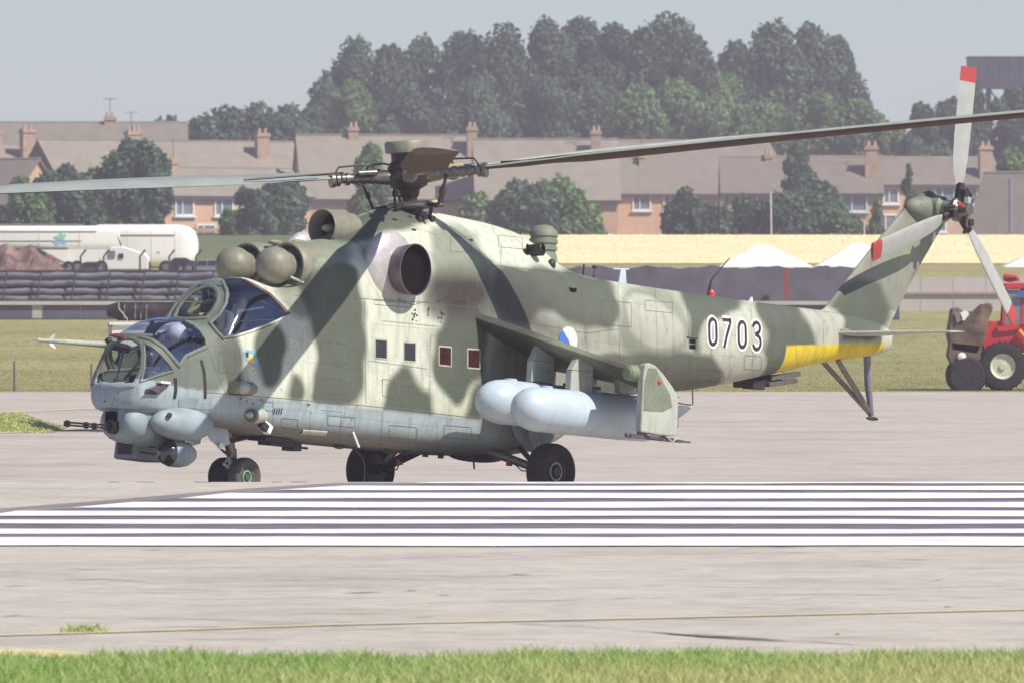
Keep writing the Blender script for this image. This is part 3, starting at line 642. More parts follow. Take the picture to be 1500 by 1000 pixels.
# --- panel seams and rivet lines (joined: too fine to pick apart)
mbs = MB()
HATCH = [(470,500,510,530),(470,552,500,575),(548,440,600,446),(880,440,925,475),(930,530,975,552),(1020,540,1060,556),(1125,462,1150,480),(730,345,765,362),(660,345,690,368),(320,515,345,545),(385,588,400,600),(480,608,520,622),(570,622,610,640),(650,622,690,640),(755,415,800,440),(655,560,680,580),(1090,520,1115,540),(560,555,580,580),(945,440,985,455),(412,612,436,626)]
seams = [([(432,433),(520,437),(620,443),(705,452)], .010), ([(534,440),(536,590)], .009), ([(300,574),(380,580),(530,593),(700,612)], .008), ([(560,470),(640,478)], .006),
         ([(630,490),(629,610)], .007), ([(540,528),(625,540)], .006), ([(500,340),(530,362),(560,410),(585,440),(605,447),(625,441)], .010), ([(712,395),(722,460)], .012), ([(710,388),(850,402)], .009), ([(640,320),(700,360),(712,395)], .007),
         ([(850,402),(858,500)], .008), ([(905,417),(908,535)], .008), ([(760,470),(860,488),(905,482)], .007), ([(1006,430),(1012,580)], .007), ([(1158,446),(1170,548)], .006), ([(1190,452),(1207,470),(1206,502)], .008),
         ([(1205,456),(1245,462)], .006), ([(300,500),(330,575)], .005), ([(455,600),(452,646)], .006), ([(560,606),(558,655)], .006), ([(640,615),(640,662)], .006), ([(500,600),(498,650)], .005), ([(400,585),(398,640)], .006),
         ([(470,600),(500,603),(498,625)], .005), ([(452,358),(470,395),(468,440)], .006), ([(380,440),(440,470)], .006), ([(720,332),(735,360),(732,395)], .006), ([(560,312),(600,330),(640,345)], .006),
         ([(1040,438),(1043,560)], .005), ([(1100,445),(1103,552)], .005), ([(960,423),(965,580)], .005), ([(210,598),(310,599)], .006), ([(150,597),(210,599)], .012), ([(300,512),(352,470),(420,468)], .005)]
for (xa_, ya_, xb_, yb_) in HATCH: strip('', [(xa_, ya_), (xb_, ya_ + (xb_ - xa_) * .09), (xb_, yb_ + (xb_ - xa_) * .09), (xa_, yb_)], .006, None, off=.003, closed=True, build=False, mb=mbs)
for pts, w_ in seams: strip('', pts, w_ * .7, None, off=.003, build=False, mb=mbs)
tag(mbs.build('panel_seams', M['seam'], heli), kind='stuff')
mbr = MB()
for a, b, n in [((440,428),(700,446),60), ((538,450),(540,585),30), ((310,579),(700,616),80), ((560,605),(556,650),10), ((626,495),(625,605),24), ((862,405),(1190,452),70), ((1162,448),(1174,545),20), ((640,335),(830,402),40),
                ((912,420),(914,530),22), ((1008,435),(1014,575),26), ((156,566),(204,568),10), ((230,555),(300,520),16), ((460,370),(475,440),16), ((445,470),(530,480),30), ((445,530),(530,540),30), ((545,560),(700,578),55), ((452,430),(450,590),50), ((590,530),(588,600),24), ((545,475),(700,488),55), ((660,540),(657,610),24),
                ((870,500),(1190,535),90), ((880,440),(1160,470),90), ((760,450),(900,475),45), ((936,420),(940,575),50), ((984,425),(988,575),50), ((1066,440),(1070,556),40), ((1130,445),(1134,545),34), ((350,590),(700,632),110), ((480,600),(478,650),16), ((600,612),(598,660),16),
                ((560,320),(660,330),34), ((650,325),(720,395),34), ((700,335),(820,392),44), ((500,345),(555,435),36), ((430,360),(520,352),30), ((310,500),(330,570),24), ((350,470),(445,500),36), ((390,440),(395,575),44)]:
    for k in range(n):
        t = (k + .5) / n; h_, nn = hit(a[0] + (b[0] - a[0]) * t, a[1] + (b[1] - a[1]) * t)
        if h_ is not None: mbr.box(h_ + nn * .001, (.007, .007, .004))
tag(mbr.build('rivets', M['seam'], heli), kind='stuff')

# --- markings
def text_strip(name, strokes, w1, w2):
    s = MB(); b = MB()
    for st in strokes: strip('', st, w1, None, off=.0045, build=False, mb=s, step=.8); 
    for st in strokes: strip('', st, w2, None, off=.0075, build=False, mb=b, step=.8)
    o = s.build(name, M['rwhite'] if False else M['white'], heli, smooth=True); b.build('digit_fill', M['ink'], o, smooth=True)
def arc(cx, cy, rx, ry, a0, a1, n=14): return [(cx + rx * math.cos(R(a)), cy - ry * math.sin(R(a))) for a in np.linspace(a0, a1, n)]
zero = lambda x, y: arc(x, y - 9, 5.2, 9.5, 180, 0, 9) + arc(x + .4, y + 9, 5.2, 9.5, 0, -180, 9) + [(x - 5.2, y - 9)]
text_strip('digit', [zero(1043.5, 486)], .115, .050)
text_strip('digit', [[(1058.5,468.5),(1069.5,469.5),(1069,474),(1064,492),(1060.5,508.5)]], .115, .050)
text_strip('digit', [zero(1086.5, 490)], .115, .050)
text_strip('digit', [arc(1107.5, 480.5, 5.2, 8, 165, -60, 12) + [(1106.5,489.5)], [(1106.5,489.5)] + arc(1108, 501.5, 5.6, 10, 62, -165, 14)], .115, .050)
def disc(cx, cy, rx, ry, a0=0, a1=360, n=20): return [(cx + rx * math.cos(R(a)), cy - ry * math.sin(R(a))) for a in np.linspace(a0, a1, n, endpoint=(a1 - a0) < 360)]
ro = fan('roundel', disc(832, 499, 13.5, 21), M['rwhite'], off=.006); fan('blue_sector', [(832,498)] + disc(832, 499, 13.5, 21, 130, 256, 10), M['rblue'], ro, off=.009)
fan('red_sector', [(832,498)] + disc(832, 499, 13.5, 21, 258, 300, 8), M['rred'], ro, off=.009)
bd = fan('squadron_badge', [(356,516),(362,512),(371,514),(375,521),(378,532),(375,538),(368,534),(360,527)], M['badge'], off=.006)
fan('badge_figure', [(361,519),(368,517),(371,523),(374,531),(368,533),(363,526)], M['yellow'], bd, off=.009); fan('badge_mark', [(359,516.5),(363,515),(363.5,523),(360.5,523)], M['ink'], bd, off=.011)
fan('badge_mark', [(368,519.5),(370.5,521),(369.5,526),(367,524)], M['white'], bd, off=.011)
patch('stencil_plate', [(548,494.5),(548.5,494.5),(548.5,495),(548,495)], M['seam'])
for x in (401, 404.5, 408, 411.5): strip('louvre', [(x + 1.5, 597.5), (x - .5, 606)], .018, M['ink'], off=.005)
strip('wear_strip', [(256.5,553),(257.5,570),(255.5,583)], .05, M['ink'], th=.006); strip('wear_strip', [(294.5,527),(299,545),(300.5,566),(300.5,583)], .045, M['ink'], th=.006)
strip('step_light', [(441,631.5),(477,634)], .075, M['pale'], th=.02)
strip('crease_repair', [(447,478),(452,486),(456,500)], .03, M['pale'], off=.003)
# slot vents on the boom
for yy_ in (499.5, 507.5): strip('boom_vent', [(1010,yy_),(1018.5,yy_+.5)], .055, M['black'], th=.006)
strip('vent_lip', [(1006,493.5),(1022,494.5)], .02, M['seam'], th=.015)
strip('cowl_vent', [(834,424),(838,426),(842,425)], .05, M['black'], th=.03)
# small round port on the engine cowl
fan('drain_port', disc(568, 422.5, 4.2, 8), M['dark'], off=.006)
# cable eyes and leakage marks below the exhaust
mk = MB()
for q_ in [(602 + RNG.normal(4, 3), 462 + RNG.normal(0, 5)) for _ in range(9)] + [(644 + RNG.normal(2, 3.4), 463 + RNG.normal(0, 5)) for _ in range(10)] + [(627 + RNG.normal(0, .8), 452 + k_ * 3.2) for k_ in range(4)] + [(641,441),(645,442),(650,441)]:
    h_, n_ = hit(*q_); r_q = RNG.uniform(.008, .020); mk.ellipsoid(h_, (r_q, r_q * .7, r_q), n=6, m=4)
tag(mk.build('pipe_fittings_and_oil_spots', M['dark'], heli), kind='stuff')
# patch marks and red service dots
for (x, y) in [(154,571),(173,575),(165,587),(154,587),(352,583),(361,587),(371,590),(383,585),(452,592)]:
    fan('service_dot', disc(x, y, 1.4, 1.7, n=8), M['rred'] if (x % 2) else M['ink'], off=.005)

EX = inv(607, 395, 1.04)
# --- engines: dust separators, rings, exhausts, fan duct
for s in (1, -1):
    v0 = .335 * s; c = (3.86, v0, 2.665)
    r_ = MB().lathe((3.70, v0, 2.665), (1, 0, 0), [(-.1, .325), (.10, .328), (.20, .318), (.225, .30), (.22, .275), (.12, .262), (-.15, .25)], 36).build('intake_ring', M['olive'], heli, smooth=True)
    MB().lathe((3.60, v0, 2.665), (1, 0, 0), [(0, .0), (.01, .26)], 24).build('intake_throat', M['black'], r_)
    b_ = MB().ellipsoid((4.14, v0, 2.665), (.245, .238, .238), n=36, m=20).lathe((4.14, v0, 2.665), (-1, 0, 0), [(0, .236), (.14, .20), (.4, .15)], 28).build('dust_separator', M['olive'], heli, smooth=True)
    MB().tube([(4.02, v0 + .17 * s, 2.53), (3.80, v0 + .30 * s, 2.44)], .017).build('separator_strut', M['pale'], b_, smooth=True)
    MB().tube([(4.0, v0 - .1, 2.87), (3.8, v0 - .13, 2.93)], .014).build('separator_strut', M['olive'], b_, smooth=True)
    # exhaust
    sh = MB().ellipsoid((EX.x + .10, .70 * s, EX.z + .02), (.46, .17, .47), Matrix.Rotation(R(0), 3, 'Z'), n=40, m=20).build('exhaust_shroud', M['exh'], heli, smooth=True)
    A = (-.06, 1.0 * s, .0); p = MB(); ec = Vector((EX.x, .62 * s, EX.z))
    p.lathe(ec, A, [(0, .27), (.12, .285), (.28, .31), (.42, .33), (.425, .315), (.30, .29), (0, .24)], 40, up=(0, 0, 1))
    pe = p.build('exhaust_pipe', M['exh2'], heli, smooth=True)
    MB().lathe(ec, A, [(.34, 0), (.341, .285), (.418, .30)], 32).build('exhaust_throat', M['black'], pe)
# cooling fan duct on the centre line in front of the gearbox fairing
fd = MB().lathe((2.72, 0, 3.24), (1, 0, .02), [(-.35, .23), (0, .235), (.16, .24), (.18, .225), (.15, .205), (-.2, .19)], 32).build('fan_duct', M['olive'], heli, smooth=True)
MB().lathe((2.66, 0, 3.24), (1, 0, 0), [(0, 0), (.01, .20)], 24).build('fan_throat', M['black'], fd)
MB().ellipsoid((2.74, 0, 3.24), (.14, .055, .055), n=16, m=10).build('fan_spinner', M['pale'], fd, smooth=True)
hp = MB()
for (u_, v_) in ((3.70, -.05), (3.25, -.35), (3.72, .36)): hp.ellipsoid((u_, v_, 2.99 if u_ > 3.5 else 3.0), (.13, .06, .035), n=16, m=8)
hp.build('cowl_blister', M['olive'], heli, smooth=True)
# small exhaust tubes behind the gearbox
sx_, sn = hit(768, 366)
o = MB().lathe(sx_ - Vector((.12, .0, .0)), (-.3, .9, .1), [(0, .075), (.17, .085), (.18, .075), (.02, .06)], 20).build('heater_outlet', M['dark'], heli, smooth=True)
MB().lathe(sx_, (-.3, .9, .1), [(.05, 0), (.051, .075)], 16).build('outlet_throat', M['black'], o)
sx2, _ = hit(808, 388); MB().ellipsoid(sx2, (.06, .05, .08), n=12, m=8).build('drain_mouth', M['dark'], heli, smooth=True)
for px0, py0 in ((578, 322), (606, 337), (600, 318), (690, 352)):
    h_, n_ = hit(px0, py0)
    if h_ is not None: MB().ellipsoid(h_, (.045, .02, .02), n=10, m=6).build('cowl_latch', M['dark'], heli, smooth=True)
# infrared jammer on the spine: ribbed drum with domed cap
jc = Vector(invu(803, 385, -1.45)); jc = Vector((-1.45, 0.0, 3.0))
jm = MB().lathe(jc, (0, 0, 1), [(0, .20), (.20, .185), (.26, .165), (.28, .165), (.285, .185), (.33, .185), (.335, .17), (.37, .17), (.375, .188), (.42, .188), (.425, .172), (.46, .172), (.465, .188), (.50, .186), (.54, .165), (.60, .10), (.615, 0)], 32).build('infrared_jammer', M['green'], heli, smooth=True)
MB().lathe(jc - Vector((0, 0, .05)), (0, 0, 1), [(0, .24), (.12, .235), (.13, 0)], 24).build('jammer_plinth', M['olive'], heli, smooth=True)

# --- wings, tip plates, pylons, tanks
def wing(s):
    secs = []
    for t in np.linspace(0, 1, 7):
        v_ = (.78 + (3.04 - .78) * t); le = np.array([.80 + (.26 - .80) * t, 2.26 + (1.60 - 2.26) * t]); ch = 1.75 + (.95 - 1.75) * t
        a = R(-19 + 3 * t); secs.append((v_ * s, le, ch, a))
    prof = [(0, 0), (.012, .025), (.05, .05), (.15, .075), (.3, .085), (.5, .07), (.75, .035), (1, .003), (1, -.003), (.75, -.02), (.5, -.04), (.3, -.05), (.15, -.045), (.05, -.032), (.012, -.018)]
    m = MB(); k = len(prof); vs = []
    for v_, le, ch, a in secs:
        for c_, z_ in prof:
            du, dw = -c_ * ch, z_ * ch; vs.append((le[0] + du * math.cos(a) + dw * math.sin(a) * 1, v_, le[1] - du * math.sin(a) * -1 * -1 + dw * math.cos(a)))
    vs = []
    for v_, le, ch, a in secs:
        for c_, z_ in prof:
            x_, y_ = -c_ * ch, z_ * ch; vs.append((le[0] + x_ * math.cos(a) + y_ * math.sin(-a) * -1, v_, le[1] + x_ * math.sin(-a) + y_ * math.cos(a)))
    fs = [(i * k + j, i * k + (j + 1) % k, (i + 1) * k + (j + 1) % k, (i + 1) * k + j) for i in range(len(secs) - 1) for j in range(k)] + [tuple(range(k)), tuple((len(secs) - 1) * k + j for j in range(k))]
    m.add(vs, fs); o = m.build('stub_wing', M['paint'], heli, smooth=True); paint(o)
    a = o.data.color_attributes['Col']; n = len(o.data.vertices)
    c = np.tile(np.array([.062, .066, .048, 1]), (n, 1)); co = np.empty(n * 3); o.data.vertices.foreach_get('co', co); co = co.reshape(-1, 3)
    c[(np.abs(co[:, 1]) > 1.6) & (np.abs(co[:, 1]) < 2.3), :3] = (.20, .215, .15); a.data.foreach_set('color', c.ravel()); return o
for s in (1, -1): wing(s)
def endplate(s):
    P = [(.285, .85), (.285, 1.52), (.265, 1.70), (.16, 1.725), (.05, 1.70), (-.12, 1.60), (-.30, 1.46), (-.42, 1.34), (-.44, 1.0), (-.40, .84), (-.10, .83)]
    o = MB().prism([(a, 3.16 * s, b) for a, b in P], (0, .10, 0)).build('wing_tip_plate', M['pale'], heli, bevel=.018)
    MB().prism([(a, (3.16 + .054) * s, b) for a, b in [(.26, 1.12), (.26, 1.5), (.2, 1.66), (.05, 1.66), (-.1, 1.5), (-.25, 1.35), (-.3, 1.2), (-.12, 1.13)]], (0, .004, 0)).build('green_patch', M['green'], o)
    MB().ellipsoid((-.02, 3.225 * s, 1.50), (.03, .02, .03), n=12, m=8).build('navigation_light', M['red'] if s > 0 else M['hubg'], o, smooth=True)
    MB().lathe((.42, 3.04 * s, 1.585), (-1, 0, .02), [(-.0, .0), (.0, .06), (.03, .095), (.1, .105), (.34, .105), (.46, .085), (.52, .03), (.53, 0)], 24).build('tip_fairing', M['green'], o, smooth=True)
    rl = MB().box((.02, 3.14 * s, .79), (.84, .09, .05)).box((.20, 3.14 * s, .84), (.12, .05, .05)).box((-.25, 3.14 * s, .84), (.12, .05, .05)).tube([(.42, 3.14 * s, .79), (.50, 3.14 * s, .80)], .03)
    rl.box((-.50, 3.14 * s, .785), (.22, .07, .035)).tube([(-.6, 3.14 * s, .785), (-.78, 3.14 * s, .785)], .012)
    ro_ = rl.build('missile_rail', M['exh2'], o, bevel=.008)
    MB().tube([(.18, 3.20 * s, .83), (.10, 3.21 * s, .77), (-.12, 3.21 * s, .77), (-.2, 3.2 * s, .83)], .009).build('cable', M['ink'], ro_, smooth=True)
    MB().tube([(-.22, 3.20 * s, .83), (-.34, 3.21 * s, .76), (-.46, 3.2 * s, .83)], .010).build('cable', M['pale'], ro_, smooth=True)
for s in (1, -1): endplate(s)
for s in (1, -1):
    for v_, wb_, wt_ in ((1.55, 1.46, 2.06), (2.20, 1.34, 1.88)):
        t_ = MB().prism([(.56, v_ * s, wb_), (.55, v_ * s, wb_ + .26), (.42, v_ * s, wt_ - .10), (.30, v_ * s, wt_ + .0), (.14, v_ * s, wt_ - .12), (.12, v_ * s, wb_ + .26), (.13, v_ * s, wb_)], (0, .10, 0)).build('weapon_pylon', M['pale'], heli, bevel=.012)
        MB().box((.34, v_ * s, wb_ + .27), (.43, .106, .008)).build('pylon_seam', M['green'], t_)
        MB().box((.33, v_ * s, wb_ - .02), (.40, .07, .05)).tube([(.5, v_ * s - .1, wb_ - .05), (.5, v_ * s + .1, wb_ - .05)], .02).tube([(.14, v_ * s - .1, wb_ - .05), (.14, v_ * s + .1, wb_ - .05)], .02).build('shackle', M['dark'], t_)
        pr = MB().prism([(-.42, v_ * s, wb_ + .04), (-.40, v_ * s, wb_ + .30), (-.75, v_ * s, wb_ + .20), (-.75, v_ * s, wb_ + .04)], (0, .09, 0)).build('rear_pylon', M['pale'], heli, bevel=.01)
        MB().box((-.5, v_ * s, wb_), (.7, .05, .06)).build('sway_brace', M['dark'], pr)
    for v_, w_, u0 in ((1.55, 1.17, 1.46), (2.20, 1.075, 1.53)):
        rr = .283; tk = MB().lathe((u0, v_ * s, w_), (-1, 0, 0), [(0, 0), (.006, .05), (.025, .10), (.06, .155), (.12, .21), (.20, .25), (.30, .274), (.42, rr), (1.2, rr), (2.0, rr), (2.5, .272), (2.8, .22), (3.05, .13), (3.15, .06), (3.17, 0)], 44).build('fuel_tank', M['tank'], heli, smooth=True)
        for (fa, fu) in ((35, 0), (145, 0)):
            d_ = Vector((0, math.cos(R(fa)), math.sin(R(fa)))); c0 = Vector((u0 - 2.75, v_ * s, w_))
            MB().prism([c0 + d_ * .15, c0 + d_ * .36 + Vector((-.12, 0, 0)), c0 + d_ * .36 + Vector((-.36, 0, 0)), c0 + d_ * .10 + Vector((-.34, 0, 0))], d_.cross(Vector((1, 0, 0))) * .015).build('tank_fin', M['tank'], tk)
        MB().lathe((u0 - .55, v_ * s, w_ + .262), (0, 0, 1), [(0, .085), (.035, .085), (.042, .06), (.042, 0)], 20).build('filler_cap', M['tank'], tk, smooth=True)
        bn = MB()
        for du in (.42, 1.0, 1.75, 2.0): bn.lathe((u0 - du, v_ * s, w_), (-1, 0, 0), [(0, rr), (.002, rr + .003), (.014, rr + .003), (.016, rr)], 44)
        bn.build('tank_band', M['tank'], tk, smooth=True)

# --- tail fin, gearbox fairing, stabiliser, skid
def airfoil(k=11):
    x = (1 - np.cos(np.linspace(0, math.pi, k))) / 2; y = 5 * (.2969 * np.sqrt(x) - .126 * x - .3516 * x**2 + .2843 * x**3 - .1036 * x**4)
    return [(a, b) for a, b in zip(x, y)] + [(a, -b) for a, b in zip(x[-2:0:-1], y[-2:0:-1])]
def foil(name, secs, material, parent, painted=True, plane='v'):
    """secs: (le, te, thickness) with le/te as 3D points"""
    pf = airfoil(); k = len(pf); vs = []
    for le, te, th in secs:
        le, te = Vector(le), Vector(te); n = Vector((0, 1, 0)) if plane == 'v' else Vector((0, 0, 1))
        for a, b in pf: vs.append(le.lerp(te, a) + n * b * th)
    fs = [(i * k + j, i * k + (j + 1) % k, (i + 1) * k + (j + 1) % k, (i + 1) * k + j) for i in range(len(secs) - 1) for j in range(k)] + [tuple(range(k)), tuple((len(secs) - 1) * k + j for j in range(k))]
    o = MB().add(vs, fs).build(name, material, parent, smooth=True); return paint(o) if painted else o
def dense(secs, n):      # more sections so the camouflage has resolution
    out = []
    for a, b in zip(secs[:-1], secs[1:]):
        for t in np.arange(n) / n: out.append((Vector(a[0]).lerp(Vector(b[0]), t), Vector(a[1]).lerp(Vector(b[1]), t), a[2] * (1 - t) + b[2] * t))
    return out + [secs[-1]]
def airfoil_n(k): return airfoil(k)
_af = airfoil
airfoil = lambda k=61: _af(k)
fin = foil('tail_fin', dense([((-6.95, 0, 2.82), (-8.50, 0, 2.50), .17), ((-7.29, 0, 2.95), (-8.72, 0, 2.86), .155), ((-8.25, 0, 3.84), (-9.28, 0, 3.65), .12), ((-9.05, 0, 4.54), (-9.86, 0, 4.36), .14), ((-9.22, 0, 4.64), (-9.84, 0, 4.50), .12), ((-9.42, 0, 4.69), (-9.76, 0, 4.60), .06)], 22), M['paint'], heli)
airfoil = lambda k=13: _af(k)
ff = MB().ellipsoid((-9.38, .04, 4.42), (.47, .175, .185), Matrix.Rotation(R(-3), 3, 'Y').to_3x3(), n=28, m=16).build('tail_gearbox_fairing', M['green'], heli, smooth=True)
MB().lathe((-9.42, .1, 4.46), (0, 1, 0), [(0, .17), (.16, .15), (.2, .10), (.36, .09)], 24).build('tail_gearbox', M['green'], heli, smooth=True)
MB().ellipsoid((-8.82, .0, 2.72), (.07, .045, .04), n=14, m=8).tube([(-8.6, 0, 2.62), (-8.8, 0, 2.70)], .02).build('tail_lamp', M['pale'], heli, smooth=True)
for s in (1, -1):
    foil('stabiliser', [((-7.18, .22 * s, 2.62), (-8.32, .20 * s, 2.66), .07), ((-7.42, 1.0 * s, 2.65), (-8.18, 1.0 * s, 2.68), .05), ((-7.70, 1.80 * s, 2.68), (-8.06, 1.80 * s, 2.70), .022)], M['green'] if s < 0 else M['pale'], heli, False, 'h')
    MB().ellipsoid((-7.35, .26 * s, 2.66), (.22, .06, .045), n=16, m=8).build('stabiliser_root_fairing', M['olive'], heli, smooth=True)
sk_ = MB().tube([(-7.45, .14, 2.28), (-8.38, 0, 1.62)], [.035, .04]).tube([(-7.45, -.14, 2.28), (-8.38, 0, 1.62)], .035).build('tail_skid_strut', M['steel'], heli, smooth=True)
sk2 = MB().tube([(-8.22, .02, 2.42), (-8.30, 0, 2.0), (-8.40, 0, 1.60)], [.05, .05, .035], 12).build('tail_shock_strut', M['rail'], heli, smooth=True)
MB().ellipsoid((-8.42, 0, 1.565), (.12, .05, .028), n=14, m=8).build('skid_shoe', M['dark'], heli, smooth=True)
# flare dispenser box, doppler box and aerials under and on the boom
db = MB().box((-5.95, 0, 1.90), (.62, .34, .09), Matrix.Rotation(R(12), 3, 'Y').to_3x3()).build('dispenser_tray', M['dark'], heli, bevel=.01)
for (du, dw, ln) in ((-6.30, 1.99, .62), (-6.25, 1.90, .60)):
    MB().box((du, .16, dw), (ln, .10, .065), Matrix.Rotation(R(9), 3, 'Y').to_3x3()).build('flare_dispenser', M['steel'], db, bevel=.012)
MB().box((-5.75, .1, 1.84), (.25, .2, .12)).build('dispenser_mount', M['ink'], db, bevel=.01)
MB().tube([(-4.55, .05, 1.70), (-4.57, .05, 1.50), (-4.52, .05, 1.49), (-3.6, .05, 1.52)], .009).build('wire_aerial', M['steel'], heli, smooth=True)
def spine(px, py): # a point of the boom's spine that shows at pixel column px
    return inv(px, py, 0)
b0 = spine(1041, 436); bc = MB().lathe(b0 - Vector((0, 0, .02)), (0, 0, 1), [(0, .075), (.03, .075), (.04, .055), (.09, .055), (.12, .035), (.13, 0)], 18).build('beacon', M['red'], heli, smooth=True)
MB().tube([spine(1037, 434), spine(1042, 412), spine(1044, 408), spine(1068, 379)], [.022, .016, .012, .007]).build('whip_aerial', M['dark'], heli, smooth=True)
MB().prism([spine(905, 419), spine(917, 419), spine(916, 396), spine(909, 394)], (0, .02, 0)).tube([spine(898, 394), spine(921, 394.5)], .012).build('blade_aerial', M['tank'], heli)
MB().tube([spine(854, 406), spine(855.5, 387)], .012).build('rod_aerial', M['dark'], heli)
MB().tube([spine(866, 410), spine(872, 404)], .014).ellipsoid(spine(871, 391), (.05, .03, .02)).tube([spine(871, 391), spine(868, 410)], .006).build('temperature_probe', M['dark'], heli)
MB().ellipsoid(spine(824, 395), (.05, .03, .025)).build('spine_bump', M['dark'], heli, smooth=True)
MB().prism([spine(1096, 443.5), spine(1102, 443.5), spine(1101, 435)], (0, .03, 0)).build('small_aerial', M['white'], heli)

# --- nose: gun turret, sight ball, radome, probes
tr = MB().lathe((6.28, 0, .30), (0, 0, 1), [(0, .05), (.02, .18), (.06, .28), (.14, .33), (.26, .35), (.40, .35)], 40, sx=1.0).build('gun_turret', M['blue'], heli, smooth=True)
MB().box((6.52, -.02, .56), (.28, .17, .24)).build('gun_slot', M['black'], tr)
ck = MB().ellipsoid((6.42, .20, .56), (.25, .15, .215), Matrix.Rotation(R(10), 3, 'Z'), n=28, m=16).build('turret_cheek', M['blue'], tr, smooth=True)
MB().ellipsoid((6.38, -.20, .56), (.22, .13, .20), n=28, m=16).build('turret_cheek', M['blue'], tr, smooth=True)
gn = MB()
for k in range(4):
    a = R(45 + 90 * k); gn.tube([(6.55, .024 * math.cos(a), .49 + .024 * math.sin(a)), (7.50, .024 * math.cos(a), .475 + .024 * math.sin(a))], .012, 10)
for u_ in (7.44, 7.1, 6.95): gn.lathe((u_, 0, .478), (1, 0, 0), [(0, 0), (0, .042), (.035, .042), (.035, 0)], 16)
gn.lathe((6.45, 0, .49), (1, 0, 0), [(0, .09), (.22, .09), (.25, .05)], 16).box((6.64, .06, .53), (.14, .05, .06))
gn.build('four_barrel_gun', M['gun'], tr, smooth=True)
fa = MB().ellipsoid((5.88, .47, .575), (.50, .20, .205), Matrix.Rotation(R(-6), 3, 'Z'), n=36, m=20).build('port_chin_fairing', M['blue'], heli, smooth=True)
MB().ellipsoid((5.88, -.44, .575), (.46, .16, .18), Matrix.Rotation(R(6), 3, 'Z'), n=36, m=20).build('starboard_chin_fairing', M['blue'], heli, smooth=True)
MB().lathe((6.24, .58, .66), (.6, .8, .1), [(0, .035), (.03, .03), (.03, 0)], 12).build('fairing_bolt', M['ink'], fa)
bx = MB().prism([(u_, v_, .05) for u_, v_ in []] or [(6.02, -.34, .13), (5.99, -.34, .42), (5.42, -.34, .46), (5.30, -.34, .40), (5.34, -.34, .17), (5.46, -.34, .12)], (0, .38, 0)).build('sight_housing', mat('grey_housing_paint', (.22, .23, .26), .55), heli, bevel=.03)
MB().box((6.02, -.34, .28), (.02, .22, .18)).build('sight_window', M['ink'], bx)
MB().box((5.72, -.14, .33), (.10, .02, .09)).box((5.58, -.14, .34), (.06, .02, .12)).tube([(5.95, -.14, .22), (5.6, -.14, .21)], .008).build('housing_fittings', M['ink'], bx)
by = MB().ellipsoid((6.0, -.05, .44), (.42, .27, .15), n=28, m=14).build('belly_fairing', M['blue'], heli, smooth=True)
bl = MB().ellipsoid((5.93, .33, .215), (.165, .158, .158), n=30, m=18).build('guidance_radome', M['lens'], heli, smooth=True)
MB().lathe((5.93, .33, .215), (-1, .10, 0), [(-.01, .162), (.02, .172), (.16, .172), (.28, .15), (.38, .09), (.42, 0)], 30).build('radome_housing', M['blue'], bl, smooth=True)
MB().box((5.80, .30, .38), (.22, .14, .18)).build('radome_mount', M['dark'], bl); MB().tube([(6.0, .46, .46), (5.68, .52, .33)], .012).build('mount_brace', M['pale'], bl)
# air data boom with vanes on the starboard cheek
p0, p1 = inv(166, 505.5, -.45), inv(58, 498, -.45)
bm_ = MB().tube([p0, p1], [.042, .024], 12).ellipsoid(p1, (.05, .026, .026), n=10, m=8).build('air_data_boom', M['pale'], heli, smooth=True)
MB().prism([inv(70, 498, -.45), inv(76, 491, -.45), inv(81, 488, -.45), inv(78, 497, -.45)], (0, .008, 0)).build('vane', M['wallp'], bm_)
MB().prism([inv(70, 500, -.45), inv(74, 507, -.45), inv(82, 511, -.45), inv(77, 502, -.45)], (0, .008, 0)).build('vane', M['white'], bm_)
MB().tube([p0 + Vector((.03, 0, 0)), p0 + Vector((-.25, .02, -.03))], .055).ellipsoid(inv(159, 500, -.42), (.05, .05, .05)).build('boom_socket', M['dark'], bm_, smooth=True)
q0 = inv(176, 494, 0)
MB().prism([inv(161, 491, -.1), inv(176, 496, -.1), inv(189, 499, -.1), inv(187, 494, -.1), inv(172, 488, -.1)], (0, .10, 0)).build('sensor_bracket', M['redp'], heli, bevel=.01).data.materials[0] = mat('dark_red_bracket', (.17, .03, .03), .5)
MB().box(inv(168, 497, -.12), (.06, .05, .05)).build('sensor_head', M['white'], heli, bevel=.01)
MB().tube([inv(134, 563, -.35), inv(150, 565.5, -.35)], .012).tube([inv(136, 558, -.35), inv(137, 565, -.35)], .009).build('starboard_pitot', M['dark'], heli)
# port fittings
h_, n_ = hit(232, 569); MB().prism([h_ + Vector((.20, .0, -.02)), h_ + Vector((-.10, .0, .09)), h_ + Vector((-.16, .0, .06)), h_ + Vector((.02, 0, -.06))], (0, .09, 0)).build('vent_scoop', M['exh2'], heli, bevel=.008)
MB().box(h_ + Vector((-.05, .04, .08)), (.18, .08, .03)).build('scoop_lip', M['white'], heli, bevel=.01)
h_, n_ = hit(214, 575); MB().tube([h_ + Vector((.05, .03, 0)), h_ + Vector((-.18, .03, 0))], .010).build('temperature_rod', M['ink'], heli)
patch('access_plate', [(261,584),(291,583),(288,597),(262,597)], M['blue'], off=.006)
h_, n_ = hit(346, 567); lp = MB().lathe(h_ + Vector((.12, .05, 0)), (-1, 0, 0), [(0, 0), (.0, .08), (.34, .085), (.40, .06), (.42, 0)], 20).build('strobe_pod', M['olive'], heli, smooth=True)
MB().ellipsoid(h_ + Vector((-.02, .10, .0)), (.10, .075, .08), n=20, m=12).build('pod_cover', M['pale'], lp, smooth=True)
h_, n_ = hit(371, 606); ll = MB().ellipsoid(h_ + Vector((-.05, -.0, -.01)), (.20, .10, .10), n=24, m=14).build('landing_lamp_blister', M['pale'], heli, smooth=True)
